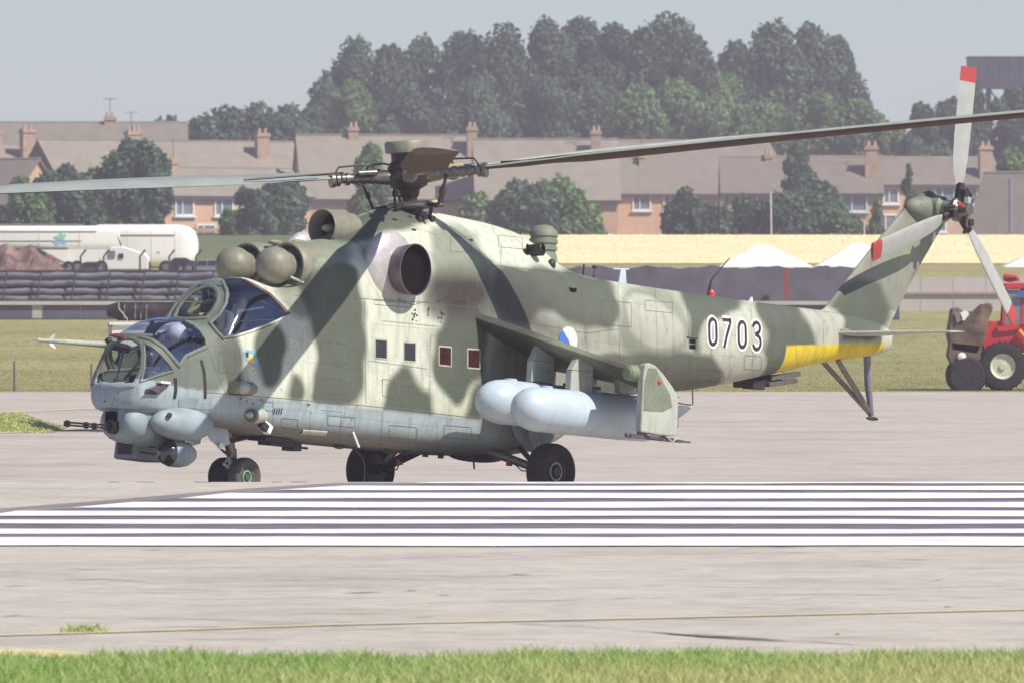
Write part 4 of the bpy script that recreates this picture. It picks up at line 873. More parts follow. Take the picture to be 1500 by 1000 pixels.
MB().lathe(h_ + Vector((.05, .03, -.02)), (.80, .55, -.1), [(0, .085), (.065, .085), (.07, .06), (.03, .05), (.02, 0)], 20).build('landing_lamp', M['exh2'], ll, smooth=True)
MB().lathe(h_ + Vector((.05, .03, -.02)), (.80, .55, -.1), [(.05, 0), (.051, .055)], 16).build('lamp_lens', M['lens'], ll); MB().ellipsoid(h_ + Vector((.11, .07, -.015)), (.015, .02, .02)).build('lamp_bulb', M['white'], ll)
h_, n_ = hit(388, 624); MB().box(h_, (.20, .10, .12), Matrix.Rotation(R(-30), 3, 'Y').to_3x3()).build('belly_intake', M['white'], heli, bevel=.015); MB().box(h_ + Vector((.06, .03, -.0)), (.12, .075, .085), Matrix.Rotation(R(-30), 3, 'Y').to_3x3()).build('intake_mouth', M['ink'], heli)
h_, n_ = hit(517, 632); MB().tube([h_, h_ + Vector((-.06, .06, -.19))], .014).build('footstep_rod', M['white'], heli)
MB().box((3.75, .2, .47), (.55, .22, .07)).box((3.5, .2, .44), (.16, .2, .10)).tube([(3.5, .2, .44), (3.22, .22, .44)], .016).build('belly_aerial', M['dark'], heli, bevel=.01)
MB().tube([(4.4, .35, .60), (3.9, .35, .50)], .03).box((4.05, .32, .50), (.5, .3, .05)).build('gear_bay_edge', M['dark'], heli)
MB().ellipsoid((2.60, .2, .51), (.10, .06, .04)).build('belly_blister', M['dark'], heli, smooth=True)
MB().ellipsoid((.05, .3, .53), (.45, .25, .07)).build('belly_fairing', M['dark'], heli, smooth=True)
MB().tube([(.35, .5, .56), (.33, .52, .36)], .012).build('belly_rod', M['dark'], heli); 
for (u_, ) in ((1.85,), (1.5,), (1.1,), (.8,)): MB().box((u_, .35, .50), (.06, .05, .07)).build('drain_mast', M['dark'], heli)
MB().tube([(1.95, -.1, .50), (1.80, -.1, .42), (1.72, -.12, .30), (1.72, -.12, .12)], .006, 6).build('static_wire', M['steel'], heli, smooth=True)

# --- undercarriage
def wheel(name, c, rad, wd, rimc, tyre, hubm, side=1, ax=(0, 1, 0)):
    h2 = wd / 2; root = MB().lathe(Vector(c), ax, [(-h2 * .55, rad * .56), (-h2 * .85, rad * .66), (-h2, rad * .80), (-h2 * .85, rad * .93), (-h2 * .5, rad * .99), (0, rad), (h2 * .5, rad * .99), (h2 * .85, rad * .93), (h2, rad * .80), (h2 * .85, rad * .66), (h2 * .55, rad * .56)], 44).build(name, tyre, heli, smooth=True)
    MB().lathe(Vector(c), ax, [(-h2 * .6, 0), (-h2 * .6, rad * .57), (h2 * .55, rad * .57), (h2 * .58, rad * .50), (h2 * .40, rad * .42), (h2 * .42, rad * .2), (h2 * .7, rad * .17), (h2 * .7, 0)], 32).build('rim', rimc, root, smooth=True)
    MB().lathe(Vector(c), ax, [(h2 * .52, rad * .36), (h2 * .60, rad * .34), (h2 * .60, rad * .27), (h2 * .5, rad * .25)], 28).build('hub_ring', hubm, root, smooth=True); return root
for s in (1, -1):
    wheel('main_wheel', (0.0, 1.515 * s, .355), .360, .30, M['dark'], M['rubber'], M['steel'], ax=(0, s, 0))
    g = MB().tube([(.25, .45 * s, .66), (-.02, 1.30 * s, .38)], [.065, .05], 12).tube([(-.35, .60 * s, .75), (-.04, 1.28 * s, .38)], .035).build('main_gear_leg', M['steel'] if s > 0 else M['dark'], heli, smooth=True)
    MB().tube([(.0, 1.30 * s, .37), (.0, 1.45 * s, .355)], .07, 14).build('axle', M['dark'], g); MB().tube([(-.22, .95 * s, .98), (-.05, 1.30 * s, .45)], [.06, .04], 12).build('shock_strut', M['pale'], g, smooth=True)
    MB().box((.12, .92 * s, .45), (.07, .05, .07)).tube([(.1, .9 * s, .50), (.02, 1.05 * s, .36), (-.02, 1.25 * s, .36)], .009, 6).build('brake_line', M['redp'], g)
    MB().prism([(.10, .80 * s, 1.10), (-.62, .92 * s, .98), (-.66, .98 * s, .82), (-.42, 1.04 * s, .66), (-.18, 1.04 * s, .60), (.0, .92 * s, .78)], (0, .05, 0)).build('main_gear_door', M['blue'], heli, bevel=.02)
    MB().ellipsoid((-.45, .62 * s, 1.0), (.60, .34, .36), n=32, m=18).build('gear_bulge', M['blue'], heli, smooth=True)
ng = MB().tube([(4.55, 0, .68), (4.38, 0, .22)], [.075, .06], 14).tube([(4.38, 0, .36), (4.33, 0, .04)], .045, 12).build('nose_gear_leg', M['steel'], heli, smooth=True)
MB().tube([(4.33, -.22, .012), (4.33, .22, .012)], .035, 12).build('nose_axle', M['dark'], ng); MB().tube([(4.47, .06, .28), (4.60, .05, .16), (4.38, .05, .06)], .022).box((4.50, .07, .17), (.06, .03, .10)).build('torque_link', M['pale'], ng, bevel=.005)
MB().tube([(4.50, .05, .46), (4.72, .06, .36), (4.50, .06, .26)], .02).box((4.5, 0, .46), (.14, .15, .06)).build('steering_collar', M['dark'], ng); MB().tube([(4.45, 0, .45), (3.95, 0, .56)], .03).build('drag_brace', M['dark'], ng)
for s in (1, -1): wheel('nose_wheel', (4.33, .165 * s, .012), .245, .175, M['rubberg'], M['rubberg'] if s > 0 else M['rubber'], M['hubg'], ax=(0, s, 0))
MB().prism([(5.25, .24, .60), (4.78, .24, .60), (4.75, .27, .40), (4.95, .29, .33), (5.12, .28, .42)], (0, .025, 0)).build('nose_gear_door', M['tank'], heli, bevel=.01); MB().prism([(5.05, -.24, .60), (4.70, -.24, .60), (4.70, -.27, .40), (4.9, -.28, .36)], (0, .025, 0)).build('nose_gear_door', M['tank'], heli, bevel=.01)
MB().tube([(4.98, .31, .36), (4.98, .34, .36)], .04, 12).build('door_roller', M['white'], heli)

# --- cockpit interiors (seen through the glazing)
it = MB().box((5.8, 0, .96), (1.0, .75, .05)).box((5.26, 0, 1.35), (.06, .95, .60)).box((5.75, .44, 1.05), (.8, .04, .14)).box((5.75, -.44, 1.05), (.8, .04, .14)).build('gunner_cockpit_tub', M['inter'], heli)
MB().box((4.85, 0, 1.45), (1.0, .95, .05)).box((4.25, 0, 1.95), (.05, 1.0, .75)).box((4.85, .56, 1.62), (.8, .04, .25)).box((4.85, -.56, 1.62), (.8, .04, .25)).build('pilot_cockpit_tub', M['inter'], heli)
gs = MB().box((5.55, .0, 1.14), (.42, .42, .08)).box((5.36, 0, 1.38), (.09, .40, .50)).build('gunner_seat', M['seat'], heli, bevel=.03)
MB().box((5.36, .36, 1.58), (.08, .10, .12)).build('red_handle', M['red'], gs, bevel=.02)
ps = MB().box((4.72, 0, 1.62), (.42, .44, .10)).box((4.48, 0, 1.95), (.10, .42, .60)).box((4.46, 0, 2.22), (.09, .26, .16)).build('pilot_seat', M['seat'], heli, bevel=.03)
MB().tube([(4.58, .10, 2.15), (4.66, .12, 1.95), (4.70, .06, 1.72)], .022).tube([(4.58, -.10, 2.15), (4.66, -.12, 1.95), (4.70, -.06, 1.72)], .022).build('harness', M['strap'], ps)
MB().box((6.16, .0, 1.12), (.10, .34, .12)).build('gunner_panel', M['seat'], heli, bevel=.03)
MB().tube([(6.30, -.40, 1.20), (6.22, .36, 1.24)], .022).build('grab_bar', M['pale'], heli, smooth=True); MB().tube([(6.50, -.1, 1.05), (6.36, -.12, 1.45)], .012).tube([(6.34, -.1, 1.1), (6.34, .15, 1.35), (6.25, .22, 1.42)], .018).ellipsoid((6.26, .2, 1.40), (.05, .08, .05)).build('sight_arm', M['steel'], heli, smooth=True)
MB().box((5.05, 0, 1.88), (.16, .62, .22)).box((5.0, .05, 2.08), (.12, .22, .14)).build('pilot_instrument_coaming', M['seat'], heli, bevel=.03)
MB().tube([(5.10, -.2, 2.0), (4.98, .02, 2.16), (5.0, .2, 2.10)], .03).tube([(5.08, -.25, 1.98), (5.06, -.12, 2.18)], .028).tube([(5.12, .0, 1.97), (5.02, .16, 2.0)], .03).build('gunsight', M['strap'], heli, smooth=True)
MB().tube([(4.6, .60, 1.72), (4.2, .58, 2.02)], .015).tube([(5.0, .5, 2.02), (4.3, .45, 2.14)], .018).build('canopy_rib', M['inter'], heli)
def crew(loc, label, helmet, suit, visor):
    root = empty('person', loc, label=label, cat='person'); root.matrix_world = HM @ Matrix.Translation(loc); root.matrix_basis = root.matrix_world
    me = bpy.data.meshes.new('body')
    J = [(0, 0, 0, .15, .13), (.0, 0, .22, .15, .12), (0, 0, .42, .17, .12), (0, 0, .52, .07, .07), (.02, 0, .60, .06, .06), (.03, 0, .70, .085, .08), (.02, 0, .78, .07, .07),
         (0, .19, .44, .07, .07), (.10, .25, .22, .055, .055), (.34, .16, .20, .04, .04), (.42, .13, .21, .035, .03), (0, -.19, .44, .07, .07), (.10, -.25, .22, .055, .055), (.34, -.12, .22, .04, .04), (.42, -.09, .23, .035, .03),
         (.05, .10, 0, .095, .095), (.42, .13, .06, .07, .07), (.50, .13, -.22, .05, .05), (.60, .13, -.27, .04, .03), (.05, -.10, 0, .095, .095), (.42, -.13, .06, .07, .07), (.50, -.13, -.22, .05, .05), (.60, -.13, -.27, .04, .03)]
    E_ = [(0, 1), (1, 2), (2, 3), (3, 4), (4, 5), (5, 6), (2, 7), (7, 8), (8, 9), (9, 10), (2, 11), (11, 12), (12, 13), (13, 14), (0, 15), (15, 16), (16, 17), (17, 18), (0, 19), (19, 20), (20, 21), (21, 22)]
    k0 = len(J)
    for bi, s in ((10, 1), (14, -1)):        # fingers and thumb of each hand
        bx_, by_, bz_ = J[bi][:3]
        for f, (dy, ln) in enumerate(((-.03, .055), (-.01, .065), (.01, .06), (.03, .045))):
            J.append((bx_ + ln * .6, by_ + dy, bz_ + .01, .010, .010)); J.append((bx_ + ln, by_ + dy, bz_ - .02, .009, .009)); E_ += [(bi, len(J) - 2), (len(J) - 2, len(J) - 1)]
        J.append((bx_ + .02, by_ - .045 * s, bz_ - .02, .011, .011)); E_.append((bi, len(J) - 1))
    me.from_pydata([j[:3] for j in J], E_, []); o = link('body', me, suit, root)
    m = o.modifiers.new('skin', 'SKIN'); 
    for i, j in enumerate(J): me.skin_vertices[0].data[i].radius = (j[3], j[4]); me.skin_vertices[0].data[i].use_root = (i == 0)
    m.use_smooth_shade = True; s_ = o.modifiers.new('sub', 'SUBSURF'); s_.levels = s_.render_levels = 2
    hl = MB().ellipsoid((.02, 0, .735), (.135, .125, .13), n=28, m=18).ellipsoid((.0, .12, .70), (.05, .02, .055), n=14, m=8).ellipsoid((.0, -.12, .70), (.05, .02, .055), n=14, m=8).build('helmet', helmet, root, smooth=True)
    MB().ellipsoid((.085, 0, .70), (.075, .09, .075), n=20, m=12).build('face', mat('skin', (.45, .27, .20), .6), root, smooth=True)
    MB().ellipsoid((.15, 0, .665), (.03, .035, .03), n=12, m=8).build('microphone', M['ink'], root, smooth=True)
    if visor: MB().ellipsoid((.06, 0, .745), (.11, .115, .05), n=20, m=12).build('visor', M['lens'], root, smooth=True)
suit = mat('grey_green_flight_suit', (.10, .12, .10), .9, var=.2)
crew((5.52, .02, .98), 'seated gunner in a white helmet under the front canopy of the helicopter', M['white'], suit, False)
crew((4.72, -.04, 1.55), 'seated pilot in a grey helmet under the rear canopy of the helicopter', mat('grey_helmet', (.30, .31, .30), .5), suit, True)

# --- main rotor
W2F = lambda p: HI @ Vector(p)
HUB = HM @ Vector((1.28, 0, 4.04)); TILT = (math.tan(R(3.9)), math.tan(R(.75)))     # rise towards the right and away
ax_w = Vector((-TILT[0], -TILT[1], 1)).normalized()
def RW(az, r, z=0, t=0):     # rotor axes -> airframe; az image azimuth, t tangential (clockwise from above), cone left out
    a = R(az); d = Vector((math.cos(a), math.sin(a), 0)); d.z = TILT[0] * d.x + TILT[1] * d.y; d.normalize()
    tn = ax_w.cross(d) * -1; return W2F(HUB + d * r + ax_w * z + tn * t)
AZ = [-88 + 72 * k for k in range(5)]
axf = (HI.to_3x3() @ ax_w).normalized(); cf = W2F(HUB)
hubm = MB().lathe(cf, axf, [(-.62, .09), (-.30, .095), (-.28, .12), (-.20, .14), (-.15, .24), (.10, .26), (.12, .24), (.16, .22), (.17, .20), (.28, .20)], 36).build('rotor_hub', M['dark'], heli, smooth=True)
MB().lathe(cf, axf, [(.27, .20), (.285, .27), (.40, .275), (.43, .255), (.435, 0)], 36).build('hub_cap', M['olive'], hubm, smooth=True)
MB().lathe(cf, axf, [(-.12, .262), (-.02, .30), (.06, .24)], 24).build('hub_plate', M['dark'], hubm, smooth=True)
MB().lathe(cf, axf, [(-.46, .12), (-.44, .26), (-.40, .30), (-.37, .30), (-.35, .26), (-.34, .11)], 36).build('swashplate', M['steel'], hubm, smooth=True)
MB().lathe(cf, axf, [(-.62, .20), (-.56, .24), (-.52, .18), (-.51, .1)], 28).build('mast_collar', M['dark'], hubm, smooth=True)
for k in range(6):
    a = AZ[0] + 60 * k + 20; MB().tube([RW(a, .22, -.66), RW(a + 12, .27, -.44)], .022).box(RW(a, .26, -.58), (.07, .07, .07)).build('control_rod', M['dark'], hubm)
MB().tube([inv(604, 303, .0), inv(640, 296, .1)], .03).build('control_arm', M['strap'], hubm)
CONE = math.tan(R(2.2))
def rotor_blade(az, front):
    arm = MB().tube([RW(az, .20, -.03), RW(az, .42, -.02), RW(az, .46, -.02), RW(az, .9, .0)], [.10, .085, .068, .062], 16)
    for r0, rr in ((.48, .088), (.60, .078), (.70, .074), (.80, .080), (.93, .085), (1.0, .098)): arm.tube([RW(az, r0, -.01), RW(az, r0 + .045, -.01)], rr, 16)
    ar = arm.build('blade_grip', M['steel'], hubm, smooth=True)
    MB().tube([RW(az, .40, .03, .08), RW(az, .43, .13, .08), RW(az, .60, .16, .08), RW(az, .90, .15, .07), RW(az, .99, .03, .05)], .013, 8).build('hydraulic_line', M['dark'], hubm, smooth=True)
    MB().tube([RW(az, .46, .05, -.1), RW(az, .70, .055, -.1)], .042, 12).build('lag_damper', M['strap'] if front else M['steel'], hubm, smooth=True)
    MB().tube([RW(az, .56, -.05, .20), RW(az, .42, -.44, .20)], [.016, .02], 8).tube([RW(az, .60, -.02, .06), RW(az, .56, -.05, .22)], .028, 8).tube([RW(az, .50, -.20, .2), RW(az, .48, -.27, .2)], .032, 8).tube([RW(az, .42, -.42, .2), RW(az, .28, -.40, .12)], .028, 8).build('pitch_link', M['dark'], hubm, smooth=True)
    # blade: airfoil sections, leading edge in the turning direction
    c_, pf = .58, airfoil(); vs = []; k = len(pf); rs = [1.05, 1.25, 1.5, 1.9, 2.3, 3, 4, 5, 6, 7, 8, 8.45, 8.65]
    for r in rs:
        ch = c_ * float(np.interp(r, [1.05, 1.3, 1.9, 2.4, 8.65], [.22, .28, .55, 1, 1])); pit = R(float(np.interp(r, [1, 2.4, 8.65], [10, 8.5, 4.5])))
        droop = CONE * (r - .5) + (-.0020 * (r - 1) ** 2 if not front else -.0012 * (r - 1) ** 2)
        for x_, y_ in pf:
            tt = (.28 - x_) * ch; zz = y_ * ch * .16 * (2.2 if r < 1.6 else 1); 
            vs.append(RW(az, r, droop + zz * math.cos(pit) + tt * math.sin(pit), tt * math.cos(pit)))
    m = MB().add(vs, [(i * k + j, i * k + (j + 1) % k, (i + 1) * k + (j + 1) % k, (i + 1) * k + j) for i in range(len(rs) - 1) for j in range(k)] + [tuple(range(k)), tuple((len(rs) - 1) * k + j for j in range(k))])
    o = m.build('rotor_blade', [M['blade'], M['bladeu']], heli, smooth=True)
    for f in o.data.polygons:
        if f.normal.dot(axf) > 0: f.material_index = 1
    MB().tube([RW(az, 1.2, CONE * .7 + .05, -.12), RW(az, 2.3, CONE * 1.8 + .0, -.30)], .012).build('de_icing_cable', M['dark'], o)
for i, az in enumerate(AZ): rotor_blade(az, i in (0, 1))

# --- tail rotor (three blades, port side of the fin)
TC = Vector((-9.42, .52, 4.43)); thub = MB().lathe(TC - Vector((0, .10, 0)), (0, 1, 0), [(-.08, .09), (0, .11), (.06, .16), (.12, .16), (.16, .10), (.30, .08), (.31, 0)], 24).build('tail_rotor_hub', M['steel'], heli, smooth=True)
for k, a in enumerate((5, 137, 250)):           # clockwise from up as seen from port; nose is to the left
    d = Vector((-math.sin(R(a)), 0, math.cos(R(a)))); t = Vector((-math.cos(R(a)), 0, -math.sin(R(a))))
    MB().tube([TC + d * .08, TC + d * .36], [.075, .055], 12).tube([TC + d * .2 + t * .1 + Vector((0, .12, 0)), TC + d * .3 + t * .12 + Vector((0, .02, 0))], .022).box(TC + d * .22 + Vector((0, .08, 0)), (.09, .09, .09)).build('tail_blade_grip', M['dark'], thub, smooth=True)
    MB().tube([TC + Vector((0, .18, 0)), TC + d * .16 + t * .14 + Vector((0, .14, 0))], .02).build('tail_pitch_link', M['redp'] if k == 2 else M['steel'], thub)
    pf = airfoil(); kk = len(pf); vs = []; rs = [.34, .5, .7, 1.0, 1.4, 1.73, 1.731, 1.86, 1.93]
    for r in rs:
        ch = .27 * float(np.interp(r, [.3, .5, .8], [.35, .75, 1])); pit = R(14)
        for x_, y_ in pf: tt = (.3 - x_) * ch; zz = y_ * ch * .17; vs.append(TC + d * r + t * (tt * math.cos(pit)) + Vector((0, zz + tt * math.sin(pit), 0)))
    fs = [(i * kk + j, i * kk + (j + 1) % kk, (i + 1) * kk + (j + 1) % kk, (i + 1) * kk + j) for i in range(len(rs) - 1) for j in range(kk)] + [tuple((len(rs) - 1) * kk + j for j in range(kk))]
    o = MB().add(vs, fs).build('tail_rotor_blade', [M['bladet'], M['rred']], heli, smooth=True)
    for f in o.data.polygons:
        if f.center is not None and (Vector(f.center) - TC).dot(d) > 1.732: f.material_index = 1
MB().tube([(-9.62, .16, 4.42), (-9.60, .30, 4.55), (-9.45, .52, 4.62)], .025).box((-9.66, .2, 4.46), (.10, .12, .16)).build('tail_rotor_linkage', M['dark'], heli)

# ================================================================== BACKGROUND
# --- truck with dark rolls parked behind the nose
def tp(px, py, d=205): p = at(px, py, d); return p
tk = empty('flatbed_truck', (tp(240, 500)[0], 205, gz(205)), label='white flatbed truck with a black tarpaulin roll, half hidden behind the helicopter nose', cat='truck')
def W(o, root):        # parts modelled in world coordinates, parented to a root
    o.parent = root; o.matrix_parent_inverse = root.matrix_basis.inverted() if root.type == 'EMPTY' else Matrix.Identity(4)
    return o
def rootinv(root): 
    return (Matrix.Translation(root.location) @ root.rotation_euler.to_matrix().to_4x4()).inverted()
def part(mb, name, material, root, **k):
    Mi = rootinv(root) if root.type == 'EMPTY' else PARTM[root.name]
    mb.v = [tuple(Mi @ Vector(p)) for p in mb.v]; o = mb.build(name, material, root, **k); PARTM[o.name] = Mi; return o
PARTM = {}
x0, x1 = tp(163, 500)[0], tp(420, 500)[0]; zt = lambda py: tp(0, py)[2]
part(MB().box(((x0 + x1) / 2, 205, zt(476)), (x1 - x0, 2.2, .10)).box(((x0 + x1) / 2, 203.88, zt(474)), (x1 - x0, .06, .05)), 'rail', M['white'], tk)
part(MB().box(((x0 + x1) / 2, 205, zt(495)), (x1 - x0 - .06, 2.2, .30)), 'side_board', M['white'], tk)
part(MB().box((x0 + .02, 203.9, zt(487)), (.07, .07, .35)), 'corner_post', M['post'], tk)
part(MB().box(((x0 + x1) / 2, 205, zt(520)), (x1 - x0 - .3, 1.8, .35)), 'chassis', M['ink'], tk)
r_ = MB().tube([(x0 - .05 + .2 * i, 204.2 + .02 * math.sin(i * 1.7), zt(456) + .02 * math.sin(i * 2.3)) for i in range(16)], [.10 + .055 * (i > 0) + .012 * math.sin(i * 3.1) for i in range(16)], 18).tube([(x0 + .1, 205.2, zt(456)), (x1, 205.2, zt(456))], .17, 14)
part(r_, 'tarpaulin_roll', mat('black_tarpaulin', (.03, .022, .026), .7, var=.5, scale=8), tk, smooth=True)
for xx in (x0 + .25, x0 + .45, x0 + .55, x0 + .65): part(MB().lathe((xx, 204.2, zt(456)), (1, 0, 0), [(0, .17), (.02, .172), (.03, .17)], 20), 'roll_strap', M['steel'], tk)
part(MB().tube([(x0 + .17, 203.95, zt(443)), (x0 + .17, 203.95, zt(452)), (x0 + .32, 203.93, zt(467)), (x0 + .32, 203.93, zt(474))], .012), 'tie_rope', M['pale'], tk)
for xx in (x0 + .5, x1 - .6):
    for yy in (204.1, 205.9): part(MB().lathe((xx, yy, gz(205) + .42), (0, 1, 0), [(-.12, 0), (-.12, .36), (-.08, .42), (.08, .42), (.12, .36), (.12, 0)], 24), 'wheel', M['rubber'], tk, smooth=True)

# --- low wall, steel barrier, fence posts
def ybox(mb, px0, px1, py0, py1, d, th): a, b = at(px0, py0, d), at(px1, py1, d); return mb.box(((a.x + b.x) / 2, d + th / 2, (a.z + b.z) / 2), (abs(b.x - a.x), th, abs(a.z - b.z)))
lw = empty('low_wall', (0, 402.5, gz(402.5)), label='low slate grey wall with one pale bay along the far edge of the grass', cat='wall')
xs_ = [-120, -64, 47, 62, 118, 176, 234, 292, 350, 430, 520, 610, 700, 790, 880, 970, 1060, 1150, 1240, 1318]
for a, b in zip(xs_[:-1], xs_[1:]):
    o = part(ybox(MB(), a + .4, b - .4, 447, 472, 402.5, .30), 'wall_bay', M['wallp'] if a == 47 else M['wall'], lw)
part(ybox(MB(), -120, 1318, 441.5, 446.8, 402.4, .45), 'coping', M['slab'], lw); part(ybox(MB(), -120, 1318, 466.5, 474, 402.3, .15), 'plinth', M['raild'], lw)
br = empty('steel_barrier', (0, 408, gz(408)), label='long dark grey steel barrier of four stacked rails on leaning posts', cat='barrier')
for py in (404, 415.5, 427, 437.5):
    pts = []; n = 90; a, b = at(-120, py, 408), at(800, py, 408)
    pts = [a.lerp(b, i / n) + Vector((0, .02 * math.sin(i * 1.3), .022 * math.sin(i * .9 + py) + .012 * math.sin(i * 2.9))) for i in range(n + 1)]
    part(MB().tube(pts, .115, 10), 'rail', M['rail'], br, smooth=True)
part(ybox(MB(), -120, 800, 396, 442, 408.25, .08), 'backing_sheet', M['raild'], br)
n = 0
proto = None
for px in np.arange(-95, 800, 50.5):
    a, b = at(px + 4, 398, 407.7), at(px - 3, 443, 407.7); part(MB().tube([a, b], .035, 6), 'post', M['fascia'], br)
# dark slope line above the barrier on the right of the fuselage
sl = MB(); n_ = 120; tp_ = []
for k in range(n_ + 1):
    a = at(801 + (1316 - 801) * k / n_, 391.5 + 1.6 * math.sin(k * .31) + 1.0 * math.sin(k * .83 + 2) + RNG.normal(0, .35), 407.6); tp_.append((a.x, a.z))
zb_ = at(0, 441.2, 407.6).z
sl.add([(x, 407.6, z) for i_, (x, z) in enumerate(tp_)] + [(x, 407.6, zb_) for x, z in tp_] + [(x, 407.95, z) for x, z in tp_] + [(x, 407.95, zb_) for x, z in tp_],
       [f for k in range(n_) for f in ((k, k + 1, n_ + 2 + k, n_ + 1 + k), (2 * n_ + 2 + k, 3 * n_ + 3 + k, 3 * n_ + 4 + k, 2 * n_ + 3 + k), (k, 2 * n_ + 2 + k, 2 * n_ + 3 + k, k + 1))])
tag(part_o := sl.build('blast_screen', mat('violet_grey_netting', (.125, .115, .15), .95, var=.35, scale=.9, detail=8)), 'dark blue-grey screen behind the barrier, below the white tents', 'screen')
tag(ybox(MB(), 1148, 1156, 396, 440, 407, .15).build('marker_post', mat('dull_red_post', (.26, .07, .07), .8)), 'dull red marker post in front of the dark screen', 'post')
for i, (px, lb) in enumerate(((118, 'first cranked fence post, left of the white lorry'), (152, 'cranked fence post in front of the lorry bonnet'), (205, 'cranked fence post beside the lorry cab, right of centre'), (248, 'cranked fence post in front of the large white tank'), (287, 'last cranked fence post at the rounded end of the large white tank'))):
    a = at(px, 397, 460); MB_ = MB().tube([(a.x, 460, gz(460)), (a.x, 460, at(0, 376, 460).z), (a.x + .22, 460, at(0, 366, 460).z)], .045, 6)
    tag(MB_.build('fence_post', M['fascia']), lb, 'fence post', 'cranked security fence posts')
tag(MB().tube([(at(1480, 0, 640).x, 640, gz(640)), tuple(at(1480, 262, 640))], .11, 8).build('utility_pole', mat('grey_violet_pole', (.16, .14, .20), .8)), 'tall grey pole at the right edge in front of the brown roof', 'pole')
tag(MB().tube([(at(1130, 0, 640).x, 640, gz(640)), tuple(at(1129, 282, 640))], .05, 6).build('lamp_pole', M['slab']), 'thin pale pole in front of the bushy hedge right of the rotor mast', 'pole')
tag(MB().tube([(at(1266, 0, 640).x, 640, gz(640)), tuple(at(1266, 325, 640))], .05, 6).build('lamp_pole', M['slab']), 'short thin pole beside the narrow dark conifer behind the tail', 'pole')
for px, pt, lb in ((21, 528, 'left of two slim posts standing at the edge of the dry grass'), (134, 532, 'slim post close behind the helicopter nose')):
    a = at(px, 574, 269); tag(MB().tube([(a.x, 269.5, gz(269.5)), tuple(at(px + .5, pt, 269.5))], [.045, .035], 8).build('edge_post', M['post']), lb, 'post', 'slim posts at the grass edge')
# red-white distance marks
# --- pale concrete slope at the right
ps_ = empty('concrete_revetment', (at(1420, 0, 425).x, 425, gz(425)), label='pale concrete wall in two tiers behind the tractor', cat='wall')
for r0, r1, m_ in ((406, 428, M['slab']), (431, 464, M['slab'])):
    for px in range(1300, 1640, 48): part(ybox(MB(), px + .5, px + 47.5, r0, r1, 425 + (.35 if r0 < 430 else 0), .3), 'panel', m_, ps_)
part(ybox(MB(), 1300, 1640, 428.2, 430.8, 424.9, .5), 'ledge', mat('pinkish_ledge', (.42, .30, .28), .9), ps_); part(ybox(MB(), 1300, 1640, 462, 472, 424.8, .3), 'footing', M['slab'], ps_)
dl = empty('brick_kerb_wall', (at(1400, 0, 520).x, 520, gz(520)), label='low pinkish brick wall with a dark coping below the straw field at right', cat='wall')
part(ybox(MB(), 1290, 1560, 393, 408, 520, .3), 'wall', mat('pinkish_brick', (.36, .20, .19), .9, var=.3, scale=.6), dl); part(ybox(MB(), 1290, 1560, 388, 392.8, 519.9, .5), 'coping', M['heap'], dl)
# --- tents
for (xa, xm, xb, yt, yb, lb) in ((1050, 1122, 1196, 358, 405, 'white tent with a broad gable left of the tail fin'), (1192, 1262, 1330, 356, 405, 'white tent partly hidden behind the tail fin'), (1462, 1530, 1600, 366, 408, 'white tent cut off by the right edge above the tractor')):
    d = 500; A, B, C_ = at(xa, yb - 12, d), at(xm, yt, d), at(xb, yb - 12, d); gb = at(0, yb + 25, d).z
    e = empty('tent', (B.x, d, gb), label=lb, cat='tent', group='white tents below the straw field')
    poly = [(A.x, d, A.z)] + [(A.x + (B.x - A.x) * t, d, A.z + (B.z - A.z) * t ** .85) for t in (.3, .6, .85)] + [(B.x, d, B.z)] + [(C_.x + (B.x - C_.x) * t, d, C_.z + (B.z - C_.z) * t ** .85) for t in (.85, .6, .3)] + [(C_.x, d, C_.z)]
    part(MB().add([(A.x, d, A.z), (C_.x, d, C_.z), (C_.x, d + 9, C_.z), (A.x, d + 9, A.z), (B.x - .25, d + 3.2, B.z), (B.x + .25, d + 5, B.z)], [(0, 1, 4), (1, 2, 5, 4), (2, 3, 5), (3, 0, 4, 5)]), 'canvas_roof', M['tarp'], e); part(MB().box(((A.x + C_.x) / 2, d + 3, (A.z + gb) / 2 - .02), ((C_.x - A.x) * .97, 5.8, A.z - gb)), 'side_wall', M['tarp'], e)
